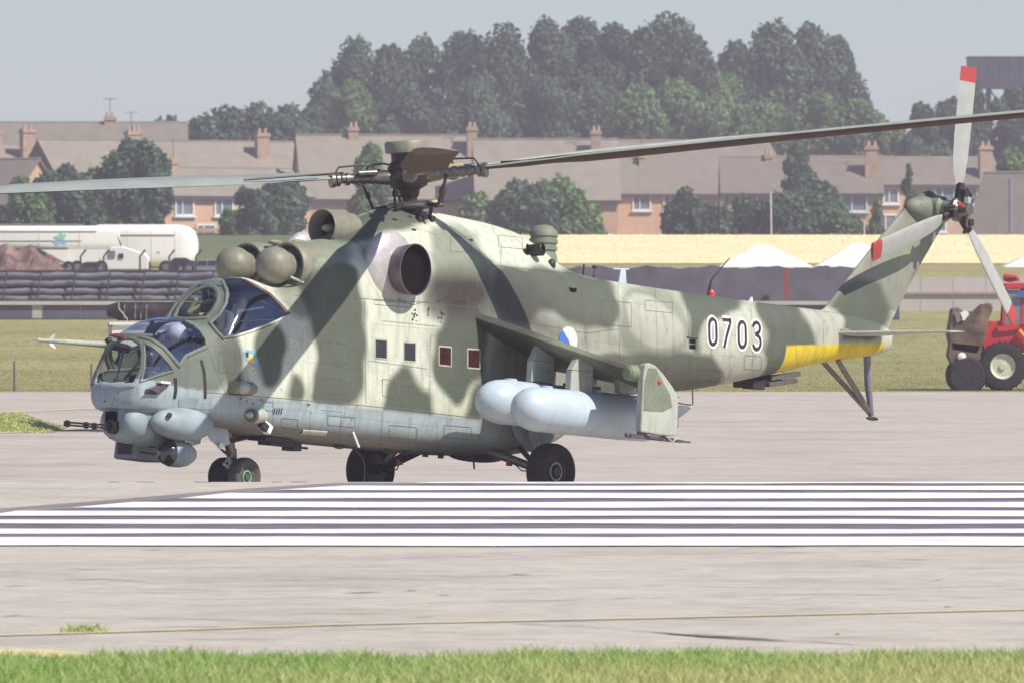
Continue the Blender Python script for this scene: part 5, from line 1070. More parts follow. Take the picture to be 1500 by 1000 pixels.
# --- tankers, lorry, heap, cars on the left
d = 470
def sq(mb, yc, zc, r):      # squarer tank section: flat sides, rounded corners
    out = []
    for x, y, z in mb.v:
        dy, dz = y - yc, z - zc; rr = math.hypot(dy, dz)
        if rr > 1e-6:
            c, s_ = abs(dy / rr), abs(dz / rr); k = (c ** 4.5 + s_ ** 4.5) ** (-1 / 4.5); f = min(k, rr and 1.42); dy *= f; dz *= f
            dz = max(min(dz, r), -r); dy = max(min(dy, r), -r)
        out.append((x, yc + dy, zc + dz))
    mb.v = out; return mb
def tank(name, xa, xb, yt, yb, d, lb, flat=False):
    a, b = at(xa, yt, d), at(xb, yb, d); r = (a.z - b.z) / 2; zc = (a.z + b.z) / 2; L_ = b.x - a.x
    e = empty(name, ((a.x + b.x) / 2, d, gz(d)), label=lb, cat='tank')
    pr = [(0, 0), (.03, r * .35), (.15, r * .68), (.40, r * .90), (.75, r)] + [(L_ - .75, r), (L_ - .40, r * .90), (L_ - .15, r * .68), (L_ - .03, r * .35), (L_, 0)]
    if flat: pr = [(0, 0), (.02, r * .95), (.08, r), (L_ - .08, r), (L_ - .02, r * .95), (L_, 0)]
    part(sq(MB().lathe((a.x, d, zc), (1, 0, 0), pr, 64), d, zc, r), 'tank_barrel', M['tanker'], e, smooth=True)
    for k in range(1, 5): part(sq(MB().lathe((a.x + L_ * k / 5, d, zc), (1, 0, 0), [(0, r), (.0, r + .012), (.05, r + .012), (.05, r)], 64), d, zc, r + .012), 'hoop', M['tanker'], e, smooth=True)
    part(MB().tube([(a.x + .8, d - r * 1.01, zc + r * .5), (b.x - 1.0, d - r * 1.01, zc + r * .5)], .022, 6), 'side_rail', M['post'], e)
    part(MB().tube([(a.x + 3.2, d - r * 1.01, zc - r * .28), (b.x - 1.6, d - r * 1.01, zc - r * .28)], .02, 6), 'side_rail', M['post'], e)
    for k in (.2, .8): part(MB().box((a.x + L_ * k, d, (zc - r + gz(d)) / 2), (.5, r * 1.6, max(zc - r * .8 - gz(d), .1))), 'saddle', M['slab'], e)
    return e, a, b, r, zc
e1, a, b, r, zc = tank('storage_tank', 120, 291, 329, 393, 478, 'large white horizontal tank with a rounded right end')
e2, a, b, r, zc = tank('road_tanker', -120, 176, 331, 366, 474.5, 'long white tanker trailer with a green and blue emblem, left of the large tank', True)
part(MB().tube([(a.x + .3, 474.5, zc + r + .05), (at(122, 0, 474.5).x, 474.5, zc + r + .05)], .03, 6), 'walkway_rail', M['post'], e2)
part(MB().box(((a.x + b.x) / 2, 474.5, zc - r - .08), (b.x - a.x - 1, .9, .16)), 'chassis', M['post'], e2)
lg = at(88, 350, 473.4)
part(MB().prism([(lg.x + x, 474.5 - r * 1.0 - .02, lg.z + z) for x, z in [(-.28, .08), (-.1, .16), (.02, .30), (.1, .18), (.24, .22), (.2, .06), (-.1, .0)]], (0, .02, 0)), 'green_emblem', mat('emblem_green', (.25, .62, .50), .5), e2)
part(MB().prism([(lg.x + x, 474.5 - r * .97 - .02, lg.z + z) for x, z in [(-.35, -.12), (-.1, -.06), (.1, -.02), (.3, -.10), (.2, -.22), (.02, -.16), (-.1, -.30), (-.2, -.2)]], (0, .02, 0)), 'blue_emblem', mat('emblem_blue', (.22, .52, .80), .5), e2)
for k in range(3):
    xx = a.x + 2.2 + k * 1.4 if k < 3 else b.x - 1.2 - (k - 3) * 1.2; part(MB().lathe((xx, 473.8, gz(474.5) + .45), (0, 1, 0), [(-.12, 0), (-.12, .38), (-.06, .45), (.12, .45), (.14, 0)], 20), 'wheel', M['rubber'], e2, smooth=True)
part(ybox(MB(), 99, 176, 365, 391, 474.0, 1.4), 'side_skirt', M['tanker'], e2); part(MB().prism([tuple(at(px_q, py_q, 473.9)) for px_q, py_q in ((60, 366), (99, 366), (99, 386))], (0, .1, 0)), 'skirt_wedge', M['tanker'], e2)
lr = empty('lorry', (at(175, 0, 467).x, 467, gz(467)), label='white lorry cab with a dark windscreen in front of the tanks', cat='lorry')
c0 = at(150, 396, 467); c1 = at(216, 362, 467); P = lambda px, py: (at(px, py, 467).x, 467, at(px, py, 467).z)
part(MB().prism([P(146, 392), P(147, 377), P(158, 371), P(162, 362), P(180, 361), P(214, 372), P(219, 379), P(219, 396), P(146, 396)], (0, 1.9, 0)), 'cab', M['tanker'], lr, bevel=.06)
for q_ in ([(161, 368), (170, 368), (170, 378), (160, 378)], [(175, 372), (182, 372), (182, 379), (175, 379)]):
    part(MB().prism([(P(*z)[0], 466.02, P(*z)[2]) for z in q_], (0, .04, 0)), 'window', M['ink'] if q_[0][0] > 170 else M['wglass'], lr)
part(MB().prism([(P(*z)[0], 466.02, P(*z)[2]) for z in [(146, 384), (157, 384), (157, 392), (146, 392)]], (0, .05, 0)), 'grille', M['rail'], lr)
part(MB().prism([P(172, 346), P(181, 366), P(178, 366)], (0, .8, 0)), 'mirror_arm', M['fascia'], lr)
for px in (171, 211): part(MB().lathe((at(px, 0, 467).x, 466.2, gz(467) + .30), (0, 1, 0), [(-.1, 0), (-.1, .27), (-.05, .32), (.1, .32), (.12, 0)], 20), 'wheel', M['rubber'], lr, smooth=True)
# rubble heap
hv = []; nx_, ny_ = 60, 14; x0, x1 = at(-140, 0, 460).x, at(112, 0, 460).x
for j in range(ny_ + 1):
    for i in range(nx_ + 1):
        s, t = i / nx_, j / ny_; x = x0 + (x1 - x0) * s; y = 456 + 8 * t
        top = np.interp(s, [0, .55, .62, .75, .85, .93, 1], [1.0, 1.0, 1.06, .98, .80, .42, 0]); h_ = top * math.sin(math.pi * min(t * 1.0, 1)) ** .6 * 1.42
        n_ = .10 * math.sin(i * .7 + j * .3) + RNG.normal(0, .035); hv.append((x, y, gz(456) - .03 + max(0, h_ * (1 + n_))))
mb = MB().add(hv, [(j * (nx_ + 1) + i, j * (nx_ + 1) + i + 1, (j + 1) * (nx_ + 1) + i + 1, (j + 1) * (nx_ + 1) + i) for j in range(ny_) for i in range(nx_)])
tag(mb.build('rubble_heap', M['heap']), 'long red-brown heap of rubble below the white tanker', 'heap', kind='stuff')
def car(name, px0, px1, pyt, pyb, d, color, lb):
    a, b = at(px0, pyb, d), at(px1, pyt, d); L_ = b.x - a.x; h_ = b.z - a.z; z0 = a.z; root = empty(name, ((a.x + b.x) / 2, d, gz(d)), label=lb, cat='car', group='cars parked below the tanks')
    pr = [(0, .25), (.0, .45), (.06, .55), (.24, .60), (.34, .92), (.42, 1), (.66, 1), (.76, .90), (.88, .62), (.98, .56), (1, .35), (1, .22)]
    part(MB().prism([(a.x + L_ * u_, d, z0 + h_ * v_) for u_, v_ in pr], (0, 1.6, 0)), 'body', color, root, bevel=.06)
    for q_ in ([(.29, .62), (.36, .88), (.50, .90), (.50, .62)], [(.53, .62), (.53, .90), (.66, .90), (.76, .84), (.82, .64)]): part(MB().prism([(a.x + L_ * u_, d - .81, z0 + h_ * v_) for u_, v_ in q_], (0, .03, 0)), 'window', M['ink'], root)
    for u_ in (.18, .80):
        w_ = part(MB().lathe((a.x + L_ * u_, d - .72, z0 + .28), (0, 1, 0), [(-.09, 0), (-.09, .24), (-.05, .28), (.1, .28), (.1, 0)], 20), 'wheel', M['rubber'], root, smooth=True); part(MB().lathe((a.x + L_ * u_, d - .815, z0 + .28), (0, -1, 0), [(0, .14), (.01, .13), (.01, 0)], 14), 'hub_cap', M['rail'], w_)
car('parked_car', 233, 292, 378, 402, 466, mat('dark_blue_car', (.035, .035, .05), .3, coat=.6), 'dark saloon car parked in front of the rounded tank end')
car('parked_car', 262, 345, 380, 404, 464, mat('grey_blue_car', (.20, .22, .27), .3, coat=.6), 'blue-grey car half hidden behind the cockpit')
car('parked_car', 104, 160, 384, 402, 464, mat('dark_grey_car', (.06, .06, .075), .3, coat=.6), 'small dark car in front of the lorry grille')
car('parked_car', 66, 110, 386, 403, 463, mat('beige_car', (.42, .32, .26), .4, coat=.4), 'small beige car at the foot of the rubble heap')

# --- houses
def brick_wall(m): return m
def house(px0, px1, ry, ey, by, d, rot, depth, chim, wins, lb, wall='brick', roof='roof', hip=0, gable=None, name='house', ext_r=0):
    s_ = F / d; cr, sr = math.cos(R(rot)), math.sin(R(rot)); A = at(px0, 0, d); zr, ze, zb = at(0, ry, d).z, at(0, ey, d).z, at(0, by, d).z
    L_ = (px1 - px0) / s_ / cr; root = empty(name, (A.x, d, zb), R(rot), lb, 'house')
    def lp(mb, n, m_, par=None, **k): return mb.build(n, M[m_] if isinstance(m_, str) else m_, par or root, **k)
    h_e, h_r = ze - zb, zr - zb; ov = .25
    wl_ = lp(MB().prism([(0, 0, 0), (0, depth, 0), (0, depth, h_e), (0, depth / 2, h_r - .1), (0, 0, h_e)], (.01, 0, 0)).add([(0, 0, 0), (L_, 0, 0), (L_, 0, h_e), (0, 0, h_e)], [(0, 1, 2, 3)]).add([(0, depth, 0), (L_, depth, 0), (L_, depth, h_e), (0, depth, h_e)], [(3, 2, 1, 0)]).add([(L_, 0, 0), (L_, depth, 0), (L_, depth, h_e), (L_, depth / 2, h_r - .1), (L_, 0, h_e)], [(0, 1, 2, 3, 4)]), 'wall', wall)
    if gable: lp(MB().add([(-.03, 0, 0), (-.03, depth, 0), (-.03, depth, h_e), (-.03, depth / 2, h_r - .1), (-.03, 0, h_e)], [(0, 4, 3, 2, 1)]), 'end_wall', gable)  # gable away from the sun: its shade is put into darker brick
    hp = hip
    vs = []; rf = MB(); sl_ = (h_r - h_e) / (depth / 2); e0 = h_e - ov * sl_
    for t0 in (0, .14): vs += [(-ov, -ov, e0 + t0), (L_ + ov, -ov, e0 + t0), (L_ + ov - hp, depth / 2, h_r + t0), (-ov + 0, depth / 2, h_r + t0), (L_ + ov, depth + ov, e0 + t0), (-ov, depth + ov, e0 + t0)]
    rf.add(vs, [(0, 1, 2, 3), (3, 2, 4, 5), (6, 9, 8, 7), (9, 11, 10, 8), (0, 6, 7, 1), (5, 4, 10, 11), (1, 7, 8, 2), (2, 8, 10, 4), (0, 3, 9, 6), (3, 5, 11, 9)])
    ro_ = lp(rf, 'roof', roof)
    lp(MB().box((L_ / 2, -ov - .02, e0 + .0), (L_ + 2 * ov, .10, .26)), 'gutter_board', 'fascia'); 
    rd = MB().tube([(-ov, depth / 2, h_r + .12), (L_ + ov - hp, depth / 2, h_r + .12)], .11, 6); lp(rd, 'ridge_tiles', 'roof2' if roof != 'roof2' else 'roof', ro_)
    lp(MB().tube([(.25, -.07, 0), (.25, -.07, h_e - .1)], .06, 6), 'downpipe', 'fascia')
    for (cpx, top, bot, w_) in chim:
        t = ((cpx - px0) / s_ / cr); zt_ = at(0, top, d).z - zb; zb_ = max(at(0, bot, d).z - zb, h_e + .3); yv = max(depth / 2 - max(h_r - zb_, 0) / sl_, .3)
        c_ = lp(MB().box((t, yv + .3, (zt_ + zb_) / 2 - .1), (w_, .75, zt_ - zb_ + .2)).box((t, yv + .3, zt_ - .22), (w_ + .14, .9, .16)), 'chimney', 'chim', ro_)
        if int(cpx) % 2 == 0: lp(MB().tube([(t, yv + .3, zt_), (t, yv + .3, zt_ + 1.5)], .03, 5).tube([(t - .5, yv + .3, zt_ + 1.4), (t + .5, yv + .3, zt_ + 1.4)], .025, 5).tube([(t - .3, yv - .1, zt_ + 1.4), (t - .3, yv + .7, zt_ + 1.4)], .02, 4).tube([(t + .3, yv - .1, zt_ + 1.4), (t + .3, yv + .7, zt_ + 1.4)], .02, 4), 'aerial', 'steel', c_)
        for k in (-.22, .22): lp(MB().lathe((t + k * w_ * 1.1, yv + .3, zt_ - .02), (0, 0, 1), [(0, .11), (.05, .12), (.30, .09), (.32, .11), (.36, .10)], 12), 'chimney_pot', 'pot', c_, smooth=True)
    for (wx, wy, ww, wh) in wins:
        t = (wx - px0) / s_ / cr; zc = at(0, wy, d).z - zb
        f_ = MB()
        for (cx, cz, sx_, sz_) in ((0, wh / 2, ww + .1, .12), (0, -wh / 2, ww + .1, .12), (-ww / 2, 0, .12, wh), (ww / 2, 0, .12, wh), (-ww * .12, 0, .08, wh)): f_.box((t + cx, -.04, zc + cz), (sx_, .12, sz_))
        f_.box((t, -.10, zc - wh / 2 - .12), (ww + .35, .22, .10))
        w__ = lp(f_, 'window', 'wframe'); lp(MB().box((t, -.015, zc), (ww - .05, .02, wh - .05)), 'pane', 'wglass', w__)
        for k in (-1, 1): lp(MB().box((t + k * ww * .40, -.005, zc), (ww * .16, .03, wh * .94)), 'curtain', 'wframe', w__)
    return root
# far rows first
house(-60, 272, 180, 236, 300, 900, 3, 9, [(162, 169, 184, .9)], [], 'long far terrace roof at top left against the sky', roof='roof', wall='brickd')
house(-30, 78, 212, 252, 340, 850, 24, 8, [(4, 190, 236, 1.0), (51, 188, 238, 1.0)], [(60, 268, 1.2, 1.0)], 'left terrace roof with two tall chimneys', roof='roof2')
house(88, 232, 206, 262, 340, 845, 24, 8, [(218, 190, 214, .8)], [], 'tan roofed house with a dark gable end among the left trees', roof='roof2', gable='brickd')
house(224, 452, 208, 262, 340, 850, 20, 9, [(399, 193, 234, .95), (225, 190, 212, .8)], [], 'wide tan roof with a tall chimney above the brick garage', roof='roof2')
house(200, 452, 247, 287, 400, 790, 26, 7.5, [(286, 233, 249, .5)], [(269, 303, 1.35, 1.15), (326, 303, 1.35, 1.15), (372, 303, 1.3, 1.1), (300, 342, 1.4, 1.2)], 'orange brick house with a shaded end wall behind the white tank', wall='brick2', roof='roof2', gable='brickd')
part(MB().box((at(275, 0, 786).x + .8, 783, at(0, 338, 786).z), (3.6, .8, .25)).box((at(275, 0, 786).x + .8, 783.2, at(0, 358, 786).z), (3.4, .5, 1.5)), 'porch', M['brick'], bpy.data.objects['house.004'] if 'house.004' in bpy.data.objects else heli)
house(-140, 18, 236, 300, 400, 780, -30, 7, [], [], 'brick end wall of a house at the left edge of the photo', wall='brick', roof='roof3', hip=0)
house(446, 700, 199, 290, 380, 845, 6, 10, [(526, 184, 206, .75), (698, 184, 232, .75)], [], 'tan terrace roof behind the rotor head with two chimneys', roof='roof2', wall='brick2')
house(700, 905, 205, 292, 380, 840, 2, 10, [(876, 190, 236, .75)], [(760, 305, 1.2, 1.1), (840, 305, 1.2, 1.1)], 'tan terrace roof right of the rotor head with one chimney', roof='roof2', wall='brick2')
house(880, 1165, 207, 283, 380, 850, 10, 10, [(950, 225, 245, .5)], [(940, 297, 1.3, 1.1), (985, 297, 1.3, 1.1), (1072, 294, 1.2, 1.1)], 'broad grey-brown terrace roof below the long rotor blade', roof='roof', wall='brick', hip=1.2)
house(1060, 1290, 231, 283, 380, 825, 0, 8, [(1127, 225, 238, .5), (1278, 213, 262, .95)], [(1112, 297, 1.5, 1.1), (1198, 297, 1.3, 1.1), (1252, 297, 1.75, 1.25)], 'orange terrace with a red chimney left of the tail fin', roof='roof3', wall='brick')
house(1286, 1470, 232, 271, 380, 830, 10, 8, [(1449, 213, 264, .95)], [(1305, 287, 1.1, 1.1), (1384, 286, 1.4, 1.2), (1409, 288, 1.1, 1.1), (1435, 287, 1.4, 1.2), (1300, 326, 1.3, 1.1), (1433, 325, 1.0, 2.2), (1370, 326, 1.6, 1.3)], 'orange terrace behind the tail rotor with a red chimney', roof='roof3', wall='brick')
house(1418, 1640, 255, 352, 395, 700, -20, 8, [], [], 'low brown roof at the right edge behind the tall pole', roof='roof3', wall='brickd', name='barn')

# --- water tower
wt = empty('water_tower', (at(1460, 0, 1150).x, 1150, gz(1150)), label='square dark water tank on legs above the trees at top right', cat='water tower')
for i in range(6):
    for j in range(2):
        a, b = at(1418 + 14.6 * i, 85 + 22.5 * j, 1150), at(1418 + 14.6 * (i + 1), 85 + 22.5 * (j + 1), 1150)
        part(MB().box(((a.x + b.x) / 2, 1148, (a.z + b.z) / 2), (b.x - a.x - .05, .15, a.z - b.z - .05)), 'panel', M['tower'], wt)
a, b = at(1418, 85, 1150), at(1505.6, 130, 1150)
part(MB().box(((a.x + b.x) / 2, 1151.1, (a.z + b.z) / 2), (b.x - a.x - .02, 6, a.z - b.z - .02)), 'tank_body', M['tower'], wt)
part(MB().box(((a.x + b.x) / 2, 1151, a.z + .05), (b.x - a.x + .2, 6.2, .1)), 'lid', M['tower'], wt)
for k in range(4):
    x = a.x + .3 + (b.x - a.x - .6) * k / 3; part(MB().tube([(x, 1149, b.z), (x, 1149, gz(1150))], .18, 8), 'leg', M['tower'], wt); part(MB().tube([(x, 1153, b.z), (x, 1153, gz(1150))], .18, 8), 'leg', M['tower'], wt)
for k in range(3):
    x = a.x + .3 + (b.x - a.x - .6) * k / 3; x2 = a.x + .3 + (b.x - a.x - .6) * (k + 1) / 3; part(MB().tube([(x, 1149, b.z), (x2, 1149, b.z - 3)], .08, 6).tube([(x2, 1149, b.z), (x, 1149, b.z - 3)], .08, 6), 'brace', M['tower'], wt)

# --- trees
def crown_mesh(name, w, h, n, lf, seed, kind):
    """crown of leaf clumps: many small bent faces spread over a cluster of lobes; origin at the trunk base"""
    g = np.random.default_rng(seed); lobes = []
    nl = {'tall': 60, 'round': 30, 'bush': 20, 'cone': 12}[kind]
    for i in range(nl):
        t = (i + .5) / nl
        if kind == 'tall': zz = h * (.12 + .80 * t); rad = w * .40 * (math.cos(math.pi * .5 * max(t - .35, 0) / .65) ** .6); rr = w * g.uniform(.10, .21) * (1.25 - .45 * t)
        elif kind == 'cone': zz = h * (.1 + .85 * t); rad = w * .5 * (1 - t) * .8; rr = w * .30 * (1.1 - t)
        elif kind == 'bush': zz = h * (.10 + .62 * t * g.uniform(.7, 1.1)); rad = w * .40 * (1 - .45 * t); rr = w * g.uniform(.14, .22)
        else: zz = h * (.28 + .56 * t); rad = w * .42 * math.sin(math.pi * (.15 + .75 * t)); rr = w * g.uniform(.13, .23)
        a = g.uniform(0, 2 * math.pi); q_ = rad * g.uniform(.35, 1.0); lobes.append((q_ * math.cos(a), q_ * math.sin(a), zz, rr, rr * g.uniform(.8, 1.35), g.uniform(-.22, .22)))
    Lb = np.array(lobes); wgt = Lb[:, 3] ** 2; idx = g.choice(len(Lb), n, p=wgt / wgt.sum()); S = Lb[idx]
    d = g.normal(0, 1, (n, 3)); d /= np.linalg.norm(d, axis=1)[:, None]; rad = g.uniform(.45, 1.0, n) ** .5 * (1 + .16 * np.sin(d[:, 0] * 9 + S[:, 0]) * np.sin(d[:, 2] * 8 + S[:, 2]))
    C = S[:, :3] + d * np.stack([S[:, 3], S[:, 3], S[:, 4]], 1) * rad[:, None]; C[:, 2] = np.clip(C[:, 2], .05, None); kz = h / np.percentile(C[:, 2], 99.7); C[:, 2] *= kz; Lb[:, 2] *= kz
    nn = d + g.normal(0, .7, (n, 3)); nn /= np.linalg.norm(nn, axis=1)[:, None]
    t1_ = np.cross(nn, g.normal(0, 1, (n, 3))); t1_ /= np.linalg.norm(t1_, axis=1)[:, None]; t2_ = np.cross(nn, t1_); s_ = lf * g.uniform(.5, 1.25, n)[:, None]
    Vv = np.stack([C - t1_ * s_, C + t2_ * s_ * .55 - nn * s_ * .15, C + t1_ * s_, C - t2_ * s_ * .55 + nn * s_ * .1], 1)
    me = bpy.data.meshes.new(name); me.vertices.add(n * 4); me.vertices.foreach_set('co', Vv.ravel()); me.loops.add(n * 4); me.loops.foreach_set('vertex_index', np.arange(n * 4)); me.polygons.add(n); me.polygons.foreach_set('loop_start', np.arange(n) * 4); me.update(calc_edges=True)
    val = np.clip(.5 + S[:, 5] * 1.2 + g.normal(0, .22, n), 0, 1); a_ = me.attributes.new('leafv', 'FLOAT', 'POINT'); a_.data.foreach_set('value', np.repeat(val, 4)); return me, Lb
def trunk_mesh(w, h, seed, Lb):
    g = random.Random(seed); m = MB(); r0 = max(.10, h * .018); m.tube([(0, 0, -.3), (g.uniform(-.1, .1), 0, h * .2), (g.uniform(-.3, .3), .1, h * .45), (g.uniform(-.4, .4), 0, h * .72)], [r0 * 1.3, r0, r0 * .7, r0 * .3], 8)
    for l in Lb[::3]:
        z0 = max(h * .12, l[2] * .6); m.tube([(0, 0, z0), (l[0] * .5, l[1] * .5, z0 + (l[2] - z0) * .6), (l[0], l[1], l[2])], [r0 * .45, r0 * .28, r0 * .1], 6)
    return m
CACHE = {}
def tree(px, top, wpx, d, kind, dark, lb, name=None, cat='tree', zb=None, n=None, var=None, group=None):
    s_ = F / d; w = wpx / s_; base = gz(d) if zb is None else zb; h = at(0, top, d).z - base
    n = n or int({'tall': 34000, 'round': 13000, 'bush': 3600, 'cone': 2500}[kind]); lf = {'tall': .26, 'round': .25, 'bush': .24, 'cone': .26}[kind]
    seed = int(px * 7 + top * 3 + wpx) if var is None else var; me, Lb = crown_mesh('crown', w * 1.08, h, n, lf, seed, kind)
    name = name or {'tall': 'tall_tree', 'round': 'leafy_tree', 'bush': 'bush', 'cone': 'conifer'}[kind]
    e = empty(name, (at(px, 0, d).x, d, base), label=lb, cat=cat, group=group)
    link('crown', me, M['leafd' if dark else 'leafg'], e); trunk_mesh(w, h, seed, Lb).build('trunk', M['trunk'], e, smooth=True)
g1 = 'tall trees of the wood behind the houses'
for px, top, w_, lb in ((474, 108, 64, 'outermost left tall tree of the big wood'), (520, 50, 84, 'tall tree with a stepped crown near the left end of the wood'), (573, 58, 70, 'tall tree between the stepped crown and the rotor head'), (622, 47, 74, 'tall dark tree above the rotor head'),
        (678, 38, 82, 'tall tree just right of the rotor head'), (738, 31, 84, 'tall tree above the smoking exhaust area'), (795, 22, 86, 'tall tree left of the highest group of the wood'), (850, 17, 92, 'broad tall tree in the middle of the wood'),
        (903, 27, 74, 'tall tree left of the notch before the highest crown'), (945, 30, 56, 'slim tree squeezed beside the highest crown'), (984, 13, 98, 'highest round crown of the wood'), (1018, 48, 70, 'tree falling away right of the highest crown'),
        (1078, 50, 62, 'tree at the right side of the gap in the wood'), (1130, 25, 84, 'tall tree in the right group left of its twin peak'), (1186, 29, 80, 'tall tree in the right group with the twin peak'), (1226, 44, 64, 'last tall tree at the right end of the wood')):
    tree(px, top + 16, w_ * 1.8, 1010 + (px * 13 % 37), 'tall', True, lb, group=g1)
g2 = 'lower green trees in front of the wood'
for px, top, w_, dk, lb in ((518, 122, 96, False, 'bright green round tree at the left foot of the wood'), (455, 160, 70, True, 'low dark tree left of the bright green round tree'), (600, 130, 110, True, 'mid-height tree behind the rotor head'), (690, 120, 120, True, 'mid-height tree under the tall trees right of the rotor head'), (780, 120, 120, True, 'mid-height tree in the dark centre of the wood'),
        (860, 125, 110, True, 'shaded tree above the tan terrace chimney'), (930, 130, 120, False, 'green tree in the middle front of the wood'), (1010, 120, 120, False, 'green tree below the highest crown'), (1060, 110, 110, False, 'green tree at the foot of the gap in the wood'), (1120, 150, 120, False, 'green tree above the broad terrace roof'), (1190, 140, 120, False, 'green tree crossed by the long rotor blade'),
        (1262, 148, 90, False, 'bright green tree at the right foot of the wood'), (1305, 185, 60, False, 'low green tree left of the gap beside the water tower')):
    tree(px, top, w_, 975 + (px * 7 % 23), 'round', dk, lb, group=g2)
g3 = 'low row of trees left of the wood'
for px, top, w_, lb in ((300, 176, 62, 'first low tree right of the far terrace roof'), (345, 164, 70, 'second low tree of the left row'), (388, 160, 62, 'low tree behind the tall tan chimney'), (425, 161, 60, 'low tree joining the left end of the wood'), (243, 180, 50, 'small tree between the far roof and the row')):
    tree(px, top - 3, w_ * 1.75, 940, 'round', True, lb, group=g3)
g4 = 'trees below the water tower'
for px, top, w_, lb in ((1352, 155, 66, 'left tree below the water tower'), (1392, 148, 74, 'tree hidden by the upper tail rotor blade'), (1432, 128, 70, 'tree directly under the water tower'), (1480, 132, 80, 'dark tree under the right end of the water tower'), (1330, 200, 60, 'low tree left of the tail rotor tip'), (1500, 120, 60, 'dark tree cut off by the right edge')):
    tree(px, top, w_, 960 + px % 19, 'round', True, lb, group=g4)
tree(1488, 225, 80, 760, 'round', False, 'green tree at the right edge beside the red chimney', n=5000)
tree(1172, 212, 60, 800, 'bush', True, 'small bush on the ridge line beside the broad terrace roof', n=2500, zb=at(0, 300, 800).z)
for px, top, w_, k_, dk, lb in ((190, 208, 92, 'round', True, 'round tree right of the dark gable on the left'), (228, 222, 50, 'round', True, 'small tree beside the wide tan roof'), (40, 262, 80, 'bush', False, 'left hedge bush behind the tanker'), (90, 246, 90, 'round', True, 'leafy tree under the dark gable on the left'), (140, 252, 84, 'round', False, 'leafy tree left of the shaded end wall'),
        (60, 290, 70, 'bush', False, 'light green bush in the left hedge'), (120, 285, 80, 'bush', True, 'dark bush above the tanker emblem'), (170, 290, 50, 'bush', False, 'bush against the shaded end wall'), (15, 300, 50, 'bush', True, 'bush beside the left brick end wall'),
        (372, 278, 80, 'bush', True, 'spreading bush covering the orange house'), (410, 258, 90, 'round', True, 'hazy green tree between the orange house and the engine intakes'), (340, 310, 60, 'bush', False, 'low bush in front of the orange house'), (540, 214, 54, 'round', False, 'green bush behind the rotor head on the roof line'),
        (700, 285, 90, 'bush', False, 'bush behind the gearbox fairing'), (760, 268, 110, 'round', True, 'wide green tree above the gearbox fairing'), (815, 262, 100, 'round', False, 'green tree left of the jammer drum'), (855, 300, 70, 'bush', False, 'bush right of the jammer drum'),
        (1008, 278, 66, 'bush', True, 'dark bush left of the long hedge'), (1045, 300, 80, 'bush', True, 'hedge bush below the broad terrace'), (1100, 292, 90, 'bush', True, 'hedge bush left of the thin pale pole'), (1150, 285, 90, 'round', True, 'hedge tree right of the thin pale pole'), (1195, 270, 90, 'round', True, 'tallest tree of the hedge before the orange terrace'), (1250, 318, 60, 'bush', True, 'bush below the wide white window'),
        (1284, 296, 26, 'cone', False, 'narrow light green conifer left of the tail fin'), (1331, 250, 44, 'cone', True, 'dark conifer in front of the right terrace'), (1230, 310, 60, 'bush', False, 'small bush left of the narrow conifer'), (985, 300, 40, 'bush', True, 'bush at the left end of the long hedge')):
    tree(px, top, w_, 690 + (px * 11 % 40), k_, dk, lb, cat='bush' if k_ == 'bush' else 'tree', group='hedge and garden trees in front of the houses', n={'bush': 5000, 'round': 8000, 'cone': 3000}[k_])
# low scrub along the foot of the tanks
xs = RNG.uniform(at(-100, 0, 456).x, at(320, 0, 456).x, 9000); blades_at('scrub', xs, RNG.uniform(447, 453, 9000), (.1, .62), .07, M['leafg'], label='strip of green scrub above the barrier at left', cat='scrub')
xs = RNG.uniform(at(800, 0, 700).x, at(1500, 0, 700).x, 12000); blades_at('rough_grass', xs, RNG.uniform(655, 680, 12000), (.1, .5), .08, M['leafg'], label='rough green grass at the top edge of the straw field', cat='grass')

# --- tractor with a raised bucket at the right edge
d = 271.5; Tz = gz(272)
def tpx(px, py): return Vector((at(px, py, d).x, d, at(px, py, d).z))
tr_ = empty('tractor', (tpx(1530, 500).x, d, Tz), label='red tractor with a mud-brown loader bucket at the right edge', cat='tractor')
def TP(pts, y0=0): return [(tpx(*p).x, d + y0, tpx(*p).z) for p in pts]
part(MB().prism(TP([(1437, 505), (1440, 478), (1450, 470), (1500, 472), (1560, 474), (1560, 510), (1500, 516), (1440, 516)]), (0, .9, 0)), 'bonnet', M['redp'], tr_, bevel=.04)
for y_ in (-.62, .62):
    c_ = tpx(1467, 535); w_ = part(MB().lathe((c_.x, d + y_, Tz + .57), (0, 1, 0), [(-.18, .30), (-.20, .44), (-.17, .54), (0, .575), (.17, .54), (.2, .44), (.18, .30)], 36), 'front_wheel', M['rubber'], tr_, smooth=True)
    part(MB().lathe((c_.x, d + y_, Tz + .57), (0, 1, 0), [(-.12, 0), (-.12, .28), (-.17, .34), (-.18, .30), (-.10, .22), (-.09, .1), (-.16, .08), (-.16, 0)], 28), 'rim', mat('cream_rim', (.55, .55, .42), .6), w_, smooth=True)
    tm = MB()
    for k in range(26):
        a_ = 2 * math.pi * k / 26; tm.box((c_.x + .57 * math.cos(a_), d + y_ + (.07 if k % 2 else -.07), Tz + .57 + .57 * math.sin(a_)), (.05, .20, .05), Matrix.Rotation(-a_, 3, 'Y').to_3x3())
    part(tm, 'tread_lugs', M['rubber'], w_)
    c_ = tpx(1585, 520); part(MB().lathe((c_.x, d + y_, Tz + .8), (0, 1, 0), [(-.25, 0), (-.2, .4), (-.25, .6), (-.2, .76), (0, .8), (.2, .76), (.25, .6), (.2, .4), (.2, 0)], 36), 'rear_wheel', M['rubber'], tr_, smooth=True)
